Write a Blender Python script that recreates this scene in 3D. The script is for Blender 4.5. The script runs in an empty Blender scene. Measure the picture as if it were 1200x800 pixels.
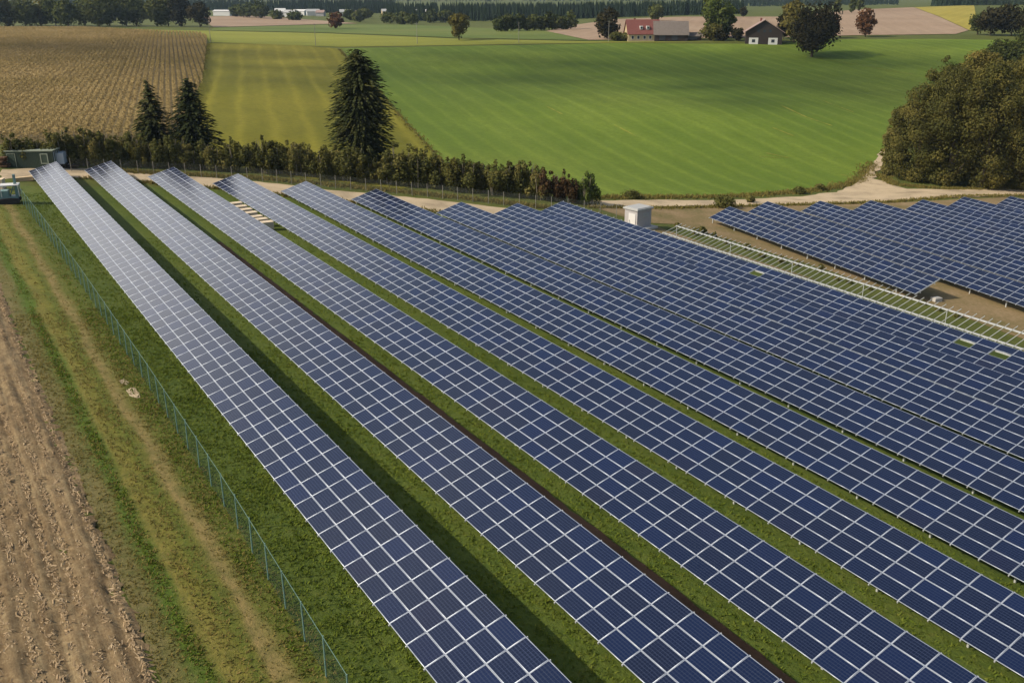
import bpy, bmesh, math, random
import numpy as np
from mathutils import Vector, Matrix
from mathutils.geometry import delaunay_2d_cdt

SC = bpy.context.scene
COL = SC.collection
R = math.radians
rng = np.random.default_rng(7)
random.seed(7)

# ------------------------------------------------------------------ camera, sky, sun, exposure
PITCH = R(20.527)
CAM = np.array([0.0, 0.0, 27.0])
FPX = 1095.0                                   # focal length in pixels of a 1200 px wide frame
cd = bpy.data.cameras.new('camera')
cd.sensor_width = 36.0
cd.lens = 36.0 * FPX / 1200.0
cd.clip_start = 0.5
cd.clip_end = 30000.0
cam = bpy.data.objects.new('camera', cd)
COL.objects.link(cam)
cam.location = CAM
cam.rotation_euler = (math.pi / 2 - PITCH, 0, 0)
SC.camera = cam

SUN_EL = R(38.0)
SUN_DIR = np.array([-0.95, -0.25])               # horizontal direction towards the sun
SUN_DIR = SUN_DIR / np.linalg.norm(SUN_DIR)
wd = bpy.data.worlds.new('World')
SC.world = wd
wd.use_nodes = True
nt = wd.node_tree
nt.nodes.clear()
wo = nt.nodes.new('ShaderNodeOutputWorld')
bg = nt.nodes.new('ShaderNodeBackground')
sk = nt.nodes.new('ShaderNodeTexSky')
sk.sky_type = 'NISHITA'
sk.sun_disc = False
sk.sun_elevation = SUN_EL
sk.sun_rotation = math.atan2(SUN_DIR[0], SUN_DIR[1])
sk.air_density = 1.0
sk.dust_density = 3.0
sk.ozone_density = 1.0
bg.inputs['Strength'].default_value = 0.125
def wn(typ, **kw):
    nd = nt.nodes.new('ShaderNode' + typ)
    for a_, b_ in kw.items(): setattr(nd, a_, b_)
    return nd
def wmath(op, a, b, clamp=False):
    nd = wn('Math', operation=op, use_clamp=clamp)
    for i_, v_ in enumerate((a, b)):
        if isinstance(v_, (int, float)): nd.inputs[i_].default_value = v_
        else: nt.links.new(v_, nd.inputs[i_])
    return nd.outputs[0]
# broken bright clouds low in the sky, denser towards the left of the view
tc = wn('TexCoord'); sp = wn('SeparateXYZ'); nt.links.new(tc.outputs['Generated'], sp.inputs[0])
mp = wn('Mapping'); mp.inputs['Scale'].default_value = (1, 1, 2.6); nt.links.new(tc.outputs['Generated'], mp.inputs[0])
cn_ = wn('TexNoise'); cn_.inputs['Scale'].default_value = 2.6; cn_.inputs['Detail'].default_value = 7; cn_.inputs['Roughness'].default_value = 0.58
nt.links.new(mp.outputs[0], cn_.inputs['Vector'])
low = wmath('MULTIPLY', wmath('SUBTRACT', 0.84, sp.outputs[2], True), 1.25, True)
side = wmath('ADD', wmath('MULTIPLY', sp.outputs[0], -0.54), -0.03)
den = wmath('ADD', wmath('ADD', cn_.outputs[0], wmath('MULTIPLY', low, 0.42)), side)
msk = wmath('MULTIPLY', wmath('SUBTRACT', den, 0.79, True), 3.0, True)
cm_ = wn('MixRGB'); nt.links.new(msk, cm_.inputs[0]); nt.links.new(sk.outputs[0], cm_.inputs[1]); cm_.inputs[2].default_value = (13.0, 12.7, 12.3, 1)
nt.links.new(cm_.outputs[0], bg.inputs[0])
nt.links.new(bg.outputs[0], wo.inputs[0])

sd = bpy.data.lights.new('sun', 'SUN')
sd.energy = 4.4
sd.angle = R(0.53)
sd.color = (1.0, 0.90, 0.76)
sun = bpy.data.objects.new('sun', sd)
COL.objects.link(sun)
to_sun = Vector((SUN_DIR[0] * math.cos(SUN_EL), SUN_DIR[1] * math.cos(SUN_EL), math.sin(SUN_EL)))
sun.rotation_euler = to_sun.to_track_quat('Z', 'Y').to_euler()
sun.location = (-60, 10, 80)

SC.view_settings.view_transform = 'Standard'
SC.view_settings.look = 'None'
SC.view_settings.exposure = 0.18
SC.view_settings.gamma = 1.0
SC.view_settings.use_curve_mapping = False
SC.cycles.use_denoising = True
SC.cycles.max_bounces = 5
SC.cycles.diffuse_bounces = 2
SC.cycles.glossy_bounces = 3
SC.cycles.transparent_max_bounces = 10
SC.cycles.volume_bounces = 0

# ------------------------------------------------------------------ frames of the solar rows
RH = np.array([0.537, -0.844]); RH /= np.linalg.norm(RH)      # along the rows, towards the camera
SH = np.array([-RH[1], RH[0]])                                # across the rows, uphill side of the panels
ORG = np.array([-9.873, 41.142])                              # origin of the (u, s) grid
PL, PH = 1.67, 1.01
MAIN_R = np.array([0.537, -0.844, -0.011]); MAIN_R /= np.linalg.norm(MAIN_R)
MAIN_T = np.array([0.816, 0.515, 0.262]); MAIN_T -= MAIN_T.dot(MAIN_R) * MAIN_R; MAIN_T /= np.linalg.norm(MAIN_T)
MAIN_P = np.array([-9.873, 41.142, 1.104])
MAIN_S = np.array([6.331, 4.034, -0.533])
EAST_R = np.array([0.459, -0.888, -0.033]); EAST_R /= np.linalg.norm(EAST_R)
EAST_T = np.array([0.843, 0.424, 0.330]); EAST_T -= EAST_T.dot(EAST_R) * EAST_R; EAST_T /= np.linalg.norm(EAST_T)
EAST_P = np.array([47.458, 104.969, -6.318])
EAST_H = np.array([-EAST_R[1], EAST_R[0], 0.0]); EAST_H /= np.linalg.norm(EAST_H)
EAST_S = [0, 9.0, 18.6, 28.2, 38.6, 49.0, 59.0]
EAST_FAR = [-22.6, -23.8, -22.6, -21.5, -21.2, -21.1, -20.3]

def us_xy(u, s):
    return ORG + np.outer(np.atleast_1d(u), RH) + np.outer(np.atleast_1d(s), SH)

def main_plane(x, y):
    n = np.cross(MAIN_R, MAIN_S); n /= np.linalg.norm(n)
    return MAIN_P[2] - 0.75 - ((x - MAIN_P[0]) * n[0] + (y - MAIN_P[1]) * n[1]) / n[2]

# ------------------------------------------------------------------ terrain: thin plate spline
FW = np.array([0, math.cos(PITCH), -math.sin(PITCH)])
UPV = np.array([0, math.sin(PITCH), math.cos(PITCH)])
def ray(px, py):
    return FW + UPV * (400 - py) / FPX + np.array([1.0, 0, 0]) * (px - 600) / FPX
def at_depth(px, py, y):
    d = ray(px, py)
    return CAM + d * (y / d[1])

ctrl = []
for u in (-125, -100, -75, -50, -25, 0, 25, 60):
    for s in (-60, -30, -10, 5, 20, 35, 50, 64):
        if u <= -100 and s > 45: continue
        x, y = us_xy(u, s)[0]
        ctrl.append((x, y, main_plane(x, y)))
for s_, in ((-1.5,), (10,), (30,), (50,), (66,)):
    for k in (-24, -12, 0, 12):
        q = EAST_P + EAST_R * PL * k + EAST_H * s_ + np.array([0, 0, -0.05 * s_])
        ctrl.append((q[0], q[1], q[2] - 0.95))
for px, py, y in ((720, 228, 160), (850, 228, 172), (1000, 226, 182), (1150, 222, 192), (1350, 215, 205),
                  (850, 130, 265), (850, 90, 345), (850, 62, 405), (850, 50, 435),
                  (1100, 150, 262), (1100, 90, 350), (1100, 52, 425),
                  (600, 150, 235), (600, 90, 335), (600, 60, 395), (600, 52, 428),
                  (300, 160, 186), (300, 100, 270), (300, 64, 375), (300, 51, 428),
                  (60, 150, 190), (60, 100, 268), (60, 60, 380), (60, 48, 428),
                  (-250, 150, 190), (-250, 95, 270), (-250, 48, 428)):
    q = at_depth(px, py, y)
    ctrl.append(tuple(q))
for px, tab in ((-300, ((620, 7), (900, 5), (1500, 4), (3000, 5))),
                (60, ((520, 6.8), (680, 6), (950, 5), (1500, 3), (3000, 5))),
                (300, ((520, 6.5), (680, 5), (950, 4.5), (1500, 3), (3000, 5))),
                (600, ((600, 5.5), (780, 3), (1000, 2), (1500, 4), (3000, 8))),
                (760, ((520, 6.9), (620, 7.4), (800, 7.6), (1000, 4), (1500, 4), (3000, 8))),
                (1050, ((520, 7.3), (600, 8.5), (800, 11), (950, 12.7), (1300, 9), (3000, 10))),
                (1400, ((440, 6.5), (600, 9), (800, 13), (1000, 15), (1500, 12), (3000, 10)))):
    for y, z in tab:
        ctrl.append(((px - 600) / FPX * y / math.cos(PITCH) * 0.95, y, z))
for x, y, z in ((-5000, 7000, 5), (5000, 7000, 10), (0, 7000, 8), (-4000, 1500, 5), (4000, 1500, 12),
                (-600, 100, 8), (500, 100, -20), (-600, -300, 10), (500, -300, -15), (0, -300, 2)):
    ctrl.append((x, y, z))
ctrl = np.array(ctrl)
SCL = 200.0
CP = ctrl[:, :2] / SCL
def tps_k(r2):
    return 0.5 * r2 * np.log(r2 + 1e-12)
def _solve():
    n = len(CP)
    d2 = ((CP[:, None] - CP[None]) ** 2).sum(-1)
    A = np.zeros((n + 3, n + 3))
    A[:n, :n] = tps_k(d2) + np.eye(n) * 2e-4
    A[:n, n] = 1; A[:n, n + 1:] = CP
    A[n, :n] = 1; A[n + 1:, :n] = CP.T
    return np.linalg.solve(A, np.concatenate([ctrl[:, 2], np.zeros(3)]))
TW = _solve()
def hgt(x, y):
    x = np.asarray(x, float); y = np.asarray(y, float)
    sh = x.shape
    P = np.stack([x.ravel(), y.ravel()], 1) / SCL
    out = np.empty(len(P))
    for i in range(0, len(P), 20000):
        q = P[i:i + 20000]
        d2 = ((q[:, None] - CP[None]) ** 2).sum(-1)
        out[i:i + 20000] = tps_k(d2) @ TW[:-3] + TW[-3] + q @ TW[-2:]
    return out.reshape(sh)
def h1(x, y):
    return float(hgt(np.array([x]), np.array([y]))[0])

def G(px, py, far=5000.0):
    """the point of the terrain seen at that place of the photograph"""
    d = ray(px, py); d = d / d[1]
    ys = np.concatenate([np.arange(20, 700, 1.0), np.arange(700, far, 5.0)])
    P = CAM + ys[:, None] * d
    below = P[:, 2] < hgt(P[:, 0], P[:, 1])
    if not below.any():
        return P[-1]
    i = int(np.argmax(below))
    a, b = ys[max(i - 1, 0)], ys[i]
    for _ in range(18):
        m = (a + b) / 2
        q = CAM + m * d
        if q[2] < h1(q[0], q[1]): b = m
        else: a = m
    q = CAM + b * d
    return np.array([q[0], q[1], h1(q[0], q[1])])
def project(P):
    c = np.asarray(P) - CAM
    z = c @ FW
    return np.array([600 + FPX * c[0] / z, 400 - FPX * (c @ UPV) / z]), z

# ------------------------------------------------------------------ materials
class NT:
    def __init__(self, name):
        self.m = bpy.data.materials.new(name)
        self.m.use_nodes = True
        self.t = self.m.node_tree
        self.t.nodes.clear()
        self.out = self.t.nodes.new('ShaderNodeOutputMaterial')
    def n(self, typ, **kw):
        nd = self.t.nodes.new('ShaderNode' + typ)
        for k, v in kw.items():
            if k.startswith('i_'):
                nd.inputs[k[2:].replace('_', ' ')].default_value = v
            else:
                setattr(nd, k, v)
        return nd
    def l(self, a, b):
        self.t.links.new(a, b)
    def math(self, op, a, b=None, clamp=False):
        nd = self.n('Math', operation=op, use_clamp=clamp)
        for i, v in enumerate((a, b)):
            if v is None: continue
            if isinstance(v, (int, float)): nd.inputs[i].default_value = v
            else: self.l(v, nd.inputs[i])
        return nd.outputs[0]
    def mix(self, fac, a, b, mode='MIX'):
        nd = self.n('MixRGB', blend_type=mode)
        for i, v in enumerate((fac, a, b)):
            if isinstance(v, (int, float)): nd.inputs[i].default_value = v
            elif isinstance(v, tuple): nd.inputs[i].default_value = (*v, 1.0)[:4]
            else: self.l(v, nd.inputs[i])
        return nd.outputs[0]
    def noise(self, vec, scale, detail=4.0, rough=0.55):
        nd = self.n('TexNoise')
        nd.inputs['Scale'].default_value = scale
        nd.inputs['Detail'].default_value = detail
        nd.inputs['Roughness'].default_value = rough
        if vec is not None: self.l(vec, nd.inputs['Vector'])
        return nd.outputs['Fac']
    def ramp(self, fac, stops):
        nd = self.n('ValToRGB')
        cr = nd.color_ramp
        while len(cr.elements) < len(stops): cr.elements.new(0.5)
        for e, (p, c) in zip(cr.elements, stops):
            e.position = p
            e.color = (*c, 1.0) if len(c) == 3 else c
        self.l(fac, nd.inputs[0])
        return nd.outputs[0]
    def mapping(self, vec, scale=(1, 1, 1), rot=(0, 0, 0), loc=(0, 0, 0)):
        nd = self.n('Mapping')
        nd.inputs['Scale'].default_value = scale
        nd.inputs['Rotation'].default_value = rot
        nd.inputs['Location'].default_value = loc
        self.l(vec, nd.inputs['Vector'])
        return nd.outputs[0]
    def bsdf(self, color, rough=0.8, spec=0.3, metal=0.0, normal=None):
        b = self.n('BsdfPrincipled')
        if isinstance(color, tuple): b.inputs['Base Color'].default_value = (*color, 1.0)[:4]
        else: self.l(color, b.inputs['Base Color'])
        if isinstance(rough, (int, float)): b.inputs['Roughness'].default_value = rough
        else: self.l(rough, b.inputs['Roughness'])
        b.inputs['Specular IOR Level'].default_value = spec
        b.inputs['Metallic'].default_value = metal
        if normal is not None: self.l(normal, b.inputs['Normal'])
        self.l(b.outputs[0], self.out.inputs['Surface'])
        return b
    def bump(self, hgt_, strength=0.5, dist=0.1):
        nd = self.n('Bump')
        nd.inputs['Strength'].default_value = strength
        nd.inputs['Distance'].default_value = dist
        self.l(hgt_, nd.inputs['Height'])
        return nd.outputs[0]
    def uv(self):
        return self.n('UVMap').outputs[0]
    def pos(self):
        return self.n('NewGeometry').outputs['Position']
    def objc(self):
        return self.n('TexCoord').outputs['Object']

def plain(name, color, rough=0.6, metal=0.0, spec=0.4, var=0.15, scale=3.0):
    k = NT(name)
    nz = k.noise(k.objc(), scale, 5, 0.6)
    c = k.mix(k.math('MULTIPLY', nz, 1.0), tuple(v * (1 - var) for v in color), tuple(min(1, v * (1 + var)) for v in color))
    k.bsdf(c, rough, spec, metal)
    return k.m

def mat_grass(name, stops, big=0.05, mid=0.6, fine=3.0, bumpd=0.12):
    k = NT(name)
    p = k.pos()
    a = k.noise(p, big, 3, 0.5); b = k.noise(p, mid, 5, 0.6); c = k.noise(p, fine, 6, 0.7)
    f = k.math('ADD', k.math('MULTIPLY', a, 0.28), k.math('ADD', k.math('MULTIPLY', b, 0.30), k.math('MULTIPLY', c, 0.42)))
    col = k.ramp(f, stops)
    k.bsdf(col, 0.9, 0.15, 0.0, k.bump(c, 1.0, bumpd))
    return k.m

M = {}
M['grass'] = mat_grass('meadow grass', [(0.28, (0.034, 0.036, 0.008)), (0.42, (0.062, 0.078, 0.013)), (0.55, (0.095, 0.105, 0.02)), (0.72, (0.14, 0.125, 0.04))])
M['park_grass'] = mat_grass('park grass', [(0.30, (0.0359, 0.0536, 0.0084)), (0.42, (0.0628, 0.0944, 0.0131)), (0.55, (0.0942, 0.1221, 0.0187)), (0.72, (0.1435, 0.1341, 0.0355))], 0.08, 1.1, 3.6, 0.18)

def mat_field(name, ca, cb, cc, ang, stripe, swid, jitter=1.0, big=0.012, stretch=0.12, cd=None):
    """a worked field: colour patches, faint lines in the working direction"""
    k = NT(name)
    p = k.pos()
    rp = k.mapping(p, (1, 1, 1), (0, 0, -ang))
    st = k.mapping(rp, (stretch, 1, 1))
    a = k.noise(p, big, 3, 0.5)
    b = k.noise(st, 0.35, 4, 0.6)
    c = k.noise(p, 0.9, 5, 0.7)
    w = k.n('TexWave', wave_type='BANDS', bands_direction='Y')
    w.inputs['Scale'].default_value = 0.314 / swid
    w.inputs['Distortion'].default_value = jitter
    w.inputs['Detail'].default_value = 2.0
    w.inputs['Detail Scale'].default_value = 0.6
    k.l(rp, w.inputs['Vector'])
    col = k.ramp(a, [(0.36, ca), (0.5, cb), (0.64, cc)])
    col = k.mix(k.math('MULTIPLY', b, 0.55), col, cd if cd else tuple(v * 0.72 for v in cb))
    col = k.mix(k.math('MULTIPLY', k.math('POWER', w.outputs['Fac'], 5.0), stripe * 2.0), col, tuple(min(1, v * 1.35) for v in cc))
    c2 = k.noise(st, 0.06, 5, 0.65)
    col = k.mix(k.math('MULTIPLY', k.math('SUBTRACT', c2, 0.45, True), 1.8, True), col, tuple(min(1, v * 1.12) for v in cc))
    c3 = k.noise(k.mapping(rp, (0.35, 1, 1)), 0.28, 6, 0.75)
    col = k.mix(k.math('MULTIPLY', k.math('SUBTRACT', c3, 0.42, True), 1.5, True), col, tuple(v * 0.62 for v in cb))
    col = k.mix(k.math('MULTIPLY', k.math('SUBTRACT', c, 0.38, True), 1.3), col, tuple(v * 0.5 for v in cb))
    k.bsdf(col, 0.92, 0.1, 0.0, k.bump(c, 0.5, 0.15))
    return k.m

M['green_field'] = mat_field('young green crop', (0.0905, 0.1463, 0.0158), (0.1214, 0.1802, 0.0202), (0.1696, 0.2173, 0.0288), R(108), 0.12, 7.0, 0.8, 0.010, 0.05)
M['yellow_field'] = mat_field('mown yellow green meadow', (0.1232, 0.1244, 0.0114), (0.1628, 0.1530, 0.0135), (0.2090, 0.1836, 0.0199), R(105), 0.22, 7.0, 1.5, 0.016, 0.05)
M['bright_strip'] = mat_field('bright meadow strip', (0.17, 0.19, 0.03), (0.21, 0.22, 0.032), (0.25, 0.25, 0.04), R(5), 0.05, 9.0)
M['mid_strip'] = mat_field('green meadow strip', (0.09, 0.13, 0.03), (0.12, 0.16, 0.035), (0.16, 0.18, 0.045), R(5), 0.05, 9.0)
M['plough'] = mat_field('bare ploughed soil', (0.27, 0.185, 0.115), (0.32, 0.225, 0.145), (0.37, 0.27, 0.18), R(75), 0.06, 9.0, 2.0, 0.01, 0.08)
M['rape'] = mat_field('yellow mustard crop', (0.27, 0.23, 0.04), (0.33, 0.27, 0.045), (0.36, 0.30, 0.06), R(60), 0.1, 9.0)
M['corn_floor'] = mat_field('maize ground', (0.16, 0.12, 0.055), (0.19, 0.145, 0.065), (0.22, 0.17, 0.08), R(109), 0.1, 3.0)

def mat_gravel(name, base):
    k = NT(name)
    p = k.pos()
    a = k.noise(p, 0.25, 4); b = k.noise(p, 5.0, 6, 0.75)
    col = k.ramp(k.math('ADD', k.math('MULTIPLY', a, 0.6), k.math('MULTIPLY', b, 0.4)),
                 [(0.36, tuple(v * 0.62 for v in base)), (0.5, base), (0.68, tuple(min(1, v * 1.2) for v in base))])
    k.bsdf(col, 0.95, 0.1, 0, k.bump(b, 0.6, 0.05))
    return k.m
M['gravel'] = mat_gravel('pale gravel', (0.42, 0.33, 0.21))
M['soil'] = mat_gravel('brown soil', (0.105, 0.06, 0.034))
M['bank'] = NT('dry soil bank')
k = M['bank']; p = k.pos()
f = k.math('ADD', k.math('MULTIPLY', k.noise(p, 0.16, 4), 0.5), k.math('MULTIPLY', k.noise(p, 2.2, 6, 0.7), 0.5))
c = k.ramp(f, [(0.34, (0.085, 0.085, 0.025)), (0.44, (0.150, 0.120, 0.050)), (0.55, (0.21, 0.15, 0.075)), (0.7, (0.29, 0.215, 0.125))])
k.bsdf(c, 0.95, 0.1, 0, k.bump(f, 0.6, 0.1)); M['bank'] = k.m

# verge with wheel tracks: bands across the (u, s) grid kept in the UV map
k = NT('verge with wheel tracks')
uv = k.uv()
sx = k.n('SeparateXYZ'); k.l(uv, sx.inputs[0])
wob = k.noise(k.mapping(uv, (0.12, 0.5, 1)), 1.0, 4, 0.6)
s = k.math('ADD', sx.outputs[1], k.math('MULTIPLY', k.math('SUBTRACT', wob, 0.5), 1.6))
fac = k.math('DIVIDE', k.math('ADD', s, 9.6), 7.0)        # s -9.6..-2.6 -> 0..1
band = k.ramp(fac, [(0.0, (0.19, 0.155, 0.065)), (0.16, (0.15, 0.13, 0.045)), (0.245, (0.075, 0.120, 0.016)), (0.30, (0.085, 0.130, 0.018)),
                    (0.37, (0.185, 0.160, 0.036)), (0.47, (0.165, 0.155, 0.028)), (0.545, (0.105, 0.125, 0.020)), (0.60, (0.14, 0.135, 0.028)),
                    (0.645, (0.235, 0.175, 0.065)), (0.70, (0.21, 0.165, 0.056)), (0.77, (0.110, 0.120, 0.022)), (1.0, (0.072, 0.098, 0.015))])
p = k.pos()
nz = k.noise(p, 1.1, 6, 0.7); n2 = k.noise(p, 5.0, 5, 0.75)
col = k.mix(k.math('MULTIPLY', k.math('SUBTRACT', nz, 0.42, True), 2.6, True), band, (0.055, 0.072, 0.014))
col = k.mix(k.math('MULTIPLY', k.math('SUBTRACT', n2, 0.52, True), 2.4, True), col, (0.23, 0.175, 0.075))
col = k.mix(k.math('MULTIPLY', k.math('SUBTRACT', 0.46, n2, True), 3.0, True), col, (0.03, 0.034, 0.008))
k.bsdf(col, 0.95, 0.1, 0, k.bump(n2, 0.8, 0.12)); M['verge'] = k.m

# harvested stubble field: furrows along u, straw and dark clods
k = NT('stubble soil')
uv = k.uv()
st = k.mapping(uv, (0.08, 1.6, 1)); st2 = k.mapping(uv, (0.30, 4.2, 1))
a = k.noise(st, 1.0, 5, 0.6); b = k.noise(st2, 1.6, 6, 0.7); c = k.noise(uv, 4.5, 7, 0.8); d = k.noise(uv, 0.22, 3)
f = k.math('ADD', k.math('ADD', k.math('MULTIPLY', a, 0.24), k.math('MULTIPLY', b, 0.26)), k.math('ADD', k.math('MULTIPLY', c, 0.40), k.math('MULTIPLY', d, 0.10)))
col = k.ramp(f, [(0.36, (0.0658, 0.0398, 0.0189)), (0.43, (0.1316, 0.0873, 0.0436)), (0.50, (0.2029, 0.1419, 0.0728)), (0.57, (0.2710, 0.2012, 0.1055)), (0.67, (0.3640, 0.2845, 0.1529))])
k.bsdf(col, 0.95, 0.1, 0, k.bump(c, 0.8, 0.08)); M['stubble'] = k.m

def mat_leaf(name, stops, trans=0.25, nscale=0.35):
    k = NT(name)
    rnd = k.n('NewGeometry').outputs['Random Per Island']
    ob = k.n('ObjectInfo').outputs['Random']
    nz = k.noise(k.objc(), nscale, 3)
    f = k.math('ADD', k.math('MULTIPLY', rnd, 0.12), k.math('ADD', k.math('MULTIPLY', nz, 0.68), k.math('MULTIPLY', ob, 0.2)))
    col = k.ramp(f, stops)
    di = k.n('BsdfDiffuse'); tr = k.n('BsdfTranslucent'); mx = k.n('MixShader')
    k.l(col, di.inputs[0]); k.l(col, tr.inputs[0])
    mx.inputs[0].default_value = trans
    k.l(di.outputs[0], mx.inputs[1]); k.l(tr.outputs[0], mx.inputs[2])
    k.l(mx.outputs[0], k.out.inputs['Surface'])
    return k.m
M['spruce'] = mat_leaf('spruce needles', [(0.25, (0.0260, 0.0340, 0.0140)), (0.5, (0.0480, 0.0560, 0.0200)), (0.75, (0.0900, 0.0840, 0.0300))], 0.12, 0.25)
M['hedge'] = mat_leaf('hedge leaves', [(0.2, (0.0498, 0.0542, 0.0170)), (0.45, (0.1037, 0.1043, 0.0306)), (0.65, (0.1763, 0.1525, 0.0476)), (0.85, (0.2696, 0.1906, 0.0680))], 0.25, 0.6)
M['red_leaf'] = mat_leaf('reddish leaves', [(0.2, (0.0288, 0.0273, 0.0120)), (0.5, (0.0792, 0.0473, 0.0220)), (0.8, (0.1368, 0.0840, 0.0400))], 0.25, 0.6)
M['olive'] = mat_leaf('olive autumn leaves', [(0.2, (0.0348, 0.0396, 0.0128)), (0.42, (0.0783, 0.0774, 0.0222)), (0.62, (0.1532, 0.1290, 0.0350)), (0.85, (0.2437, 0.1720, 0.0476))], 0.22, 0.22)
M['gold_leaf'] = mat_leaf('golden leaves', [(0.2, (0.10, 0.075, 0.015)), (0.5, (0.22, 0.16, 0.03)), (0.8, (0.30, 0.21, 0.05))], 0.25, 0.4)
M['dark_leaf'] = mat_leaf('dark brown green leaves', [(0.2, (0.0151, 0.0166, 0.0081)), (0.5, (0.0302, 0.0285, 0.0127)), (0.8, (0.0540, 0.0428, 0.0195))], 0.12, 0.3)
M['green_leaf'] = mat_leaf('fresh green leaves', [(0.2, (0.0360, 0.0504, 0.0144)), (0.5, (0.0780, 0.1020, 0.0240)), (0.8, (0.1380, 0.1500, 0.0420))], 0.25, 0.3)
M['far_leaf'] = mat_leaf('distant leaves', [(0.2, (0.0342, 0.0449, 0.0152)), (0.5, (0.0698, 0.0823, 0.0253)), (0.8, (0.1320, 0.1271, 0.0405))], 0.2, 0.2)
M['brown_leaf'] = mat_leaf('red brown leaves', [(0.2, (0.0600, 0.0312, 0.0168)), (0.5, (0.1020, 0.0504, 0.0240)), (0.8, (0.1560, 0.0840, 0.0420))], 0.2, 0.4)
M['forest'] = mat_leaf('distant conifers', [(0.2, (0.010, 0.018, 0.012)), (0.45, (0.020, 0.031, 0.017)), (0.65, (0.034, 0.048, 0.024)), (0.85, (0.062, 0.072, 0.030))], 0.05, 0.012)
M['corn'] = mat_leaf('dry maize leaves', [(0.15, (0.1763, 0.1372, 0.0480)), (0.4, (0.2540, 0.1911, 0.0743)), (0.6, (0.3318, 0.2450, 0.1048)), (0.85, (0.4147, 0.3087, 0.1485))], 0.2, 0.03)
M['blade'] = mat_leaf('grass blades', [(0.15, (0.0500, 0.0682, 0.0096)), (0.4, (0.0926, 0.1329, 0.0177)), (0.65, (0.1516, 0.1797, 0.0289)), (0.9, (0.2851, 0.2335, 0.0641))], 0.3, 2.2)
M['dry_blade'] = mat_leaf('dry grass blades', [(0.15, (0.0794, 0.0820, 0.0185)), (0.4, (0.1455, 0.1323, 0.0330)), (0.65, (0.2248, 0.1719, 0.0555)), (0.9, (0.3571, 0.2645, 0.1190))], 0.3, 1.8)
M['straw'] = mat_leaf('straw', [(0.15, (0.2000, 0.1300, 0.0700)), (0.5, (0.3600, 0.2600, 0.1500)), (0.9, (0.5500, 0.4400, 0.2800))], 0.1, 0.8)
M['bark'] = plain('bark', (0.09, 0.07, 0.05), 0.9, 0, 0.1, 0.4, 6.0)
M['pale_bark'] = plain('pale bark', (0.20, 0.17, 0.125), 0.9, 0, 0.1, 0.4, 6.0)

# solar glass: cell grid from the UV map in metres
k = NT('solar glass')
uv = k.uv()
sx = k.n('SeparateXYZ'); k.l(uv, sx.inputs[0])
cu = k.math('FRACT', k.math('DIVIDE', k.math('SUBTRACT', sx.outputs[0], 0.047), 0.1566))
cv = k.math('FRACT', k.math('DIVIDE', k.math('SUBTRACT', sx.outputs[1], 0.034), 0.1556))
eu = k.math('LESS_THAN', k.math('MINIMUM', cu, k.math('SUBTRACT', 1.0, cu)), 0.035)
ev = k.math('LESS_THAN', k.math('MINIMUM', cv, k.math('SUBTRACT', 1.0, cv)), 0.055)
gap = k.math('ADD', k.math('MULTIPLY', eu, 0.45), k.math('MULTIPLY', ev, 0.8), True)
cb3 = k.math('FRACT', k.math('MULTIPLY', cv, 2.0))
bus = k.math('LESS_THAN', k.math('ABSOLUTE', k.math('SUBTRACT', cb3, 0.5)), 0.03)
gi = k.n('NewGeometry').outputs['Random Per Island']; oi = k.n('ObjectInfo').outputs['Random']
rnd = k.math('FRACT', k.math('ADD', gi, oi))
cell = k.ramp(rnd, [(0.0, (0.0061, 0.0101, 0.0283)), (0.3, (0.0047, 0.0098, 0.0315)), (0.7, (0.0043, 0.0105, 0.0378)), (0.92, (0.0040, 0.0117, 0.0482)), (1.0, (0.0086, 0.0105, 0.0283))])
cn = k.noise(uv, 14.0, 2, 0.6)
cell = k.mix(k.math('MULTIPLY', cn, 0.5), cell, (0.006, 0.011, 0.031))
col = k.mix(k.math('MULTIPLY', bus, 0.22), cell, (0.12, 0.14, 0.19))
col = k.mix(k.math('MULTIPLY', gap, 0.30), col, (0.13, 0.15, 0.20))
b = k.bsdf(col, 0.20, 0.5)
b.inputs['IOR'].default_value = 1.5
M['glass'] = k.m
M['frame'] = plain('aluminium frame', (0.42, 0.45, 0.49), 0.40, 0.5, 0.5, 0.06, 0.8)
M['galv'] = plain('galvanised steel', (0.52, 0.53, 0.51), 0.5, 0.3, 0.5, 0.12, 2.0)
M['dull_steel'] = plain('dull steel', (0.42, 0.42, 0.38), 0.6, 0.2, 0.4, 0.12, 2.0)
M['backsheet'] = plain('white backsheet', (0.6, 0.6, 0.6), 0.6)
M['white'] = plain('white paint', (0.54, 0.53, 0.50), 0.6, 0, 0.3, 0.06)
M['render'] = plain('light grey render', (0.34, 0.325, 0.315), 0.85, 0, 0.2, 0.08)
M['concrete'] = plain('concrete', (0.42, 0.40, 0.36), 0.9, 0, 0.2, 0.15)
M['grey_roof'] = plain('grey roof sheet', (0.36, 0.36, 0.34), 0.6, 0, 0.4, 0.12)
M['tile_red'] = plain('red roof tiles', (0.165, 0.06, 0.048), 0.85, 0, 0.2, 0.3, 1.2)
M['tile_grey'] = plain('weathered roof tiles', (0.15, 0.125, 0.105), 0.85, 0, 0.2, 0.3, 1.2)
M['tile_pink'] = plain('pale roof tiles', (0.28, 0.20, 0.17), 0.85, 0, 0.2, 0.2, 1.2)
M['cream'] = plain('cream wall', (0.42, 0.33, 0.19), 0.9, 0, 0.2, 0.12)
M['timber'] = plain('dark timber', (0.035, 0.027, 0.023), 0.85, 0, 0.2, 0.3)
M['wood'] = plain('pale wood', (0.50, 0.37, 0.21), 0.85, 0, 0.2, 0.2, 4)
M['card'] = plain('pale cardboard', (0.66, 0.53, 0.36), 0.9, 0, 0.1, 0.12, 2)
M['cont_green'] = plain('dark green sheet metal', (0.026, 0.045, 0.026), 0.6, 0, 0.4, 0.15)
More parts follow.
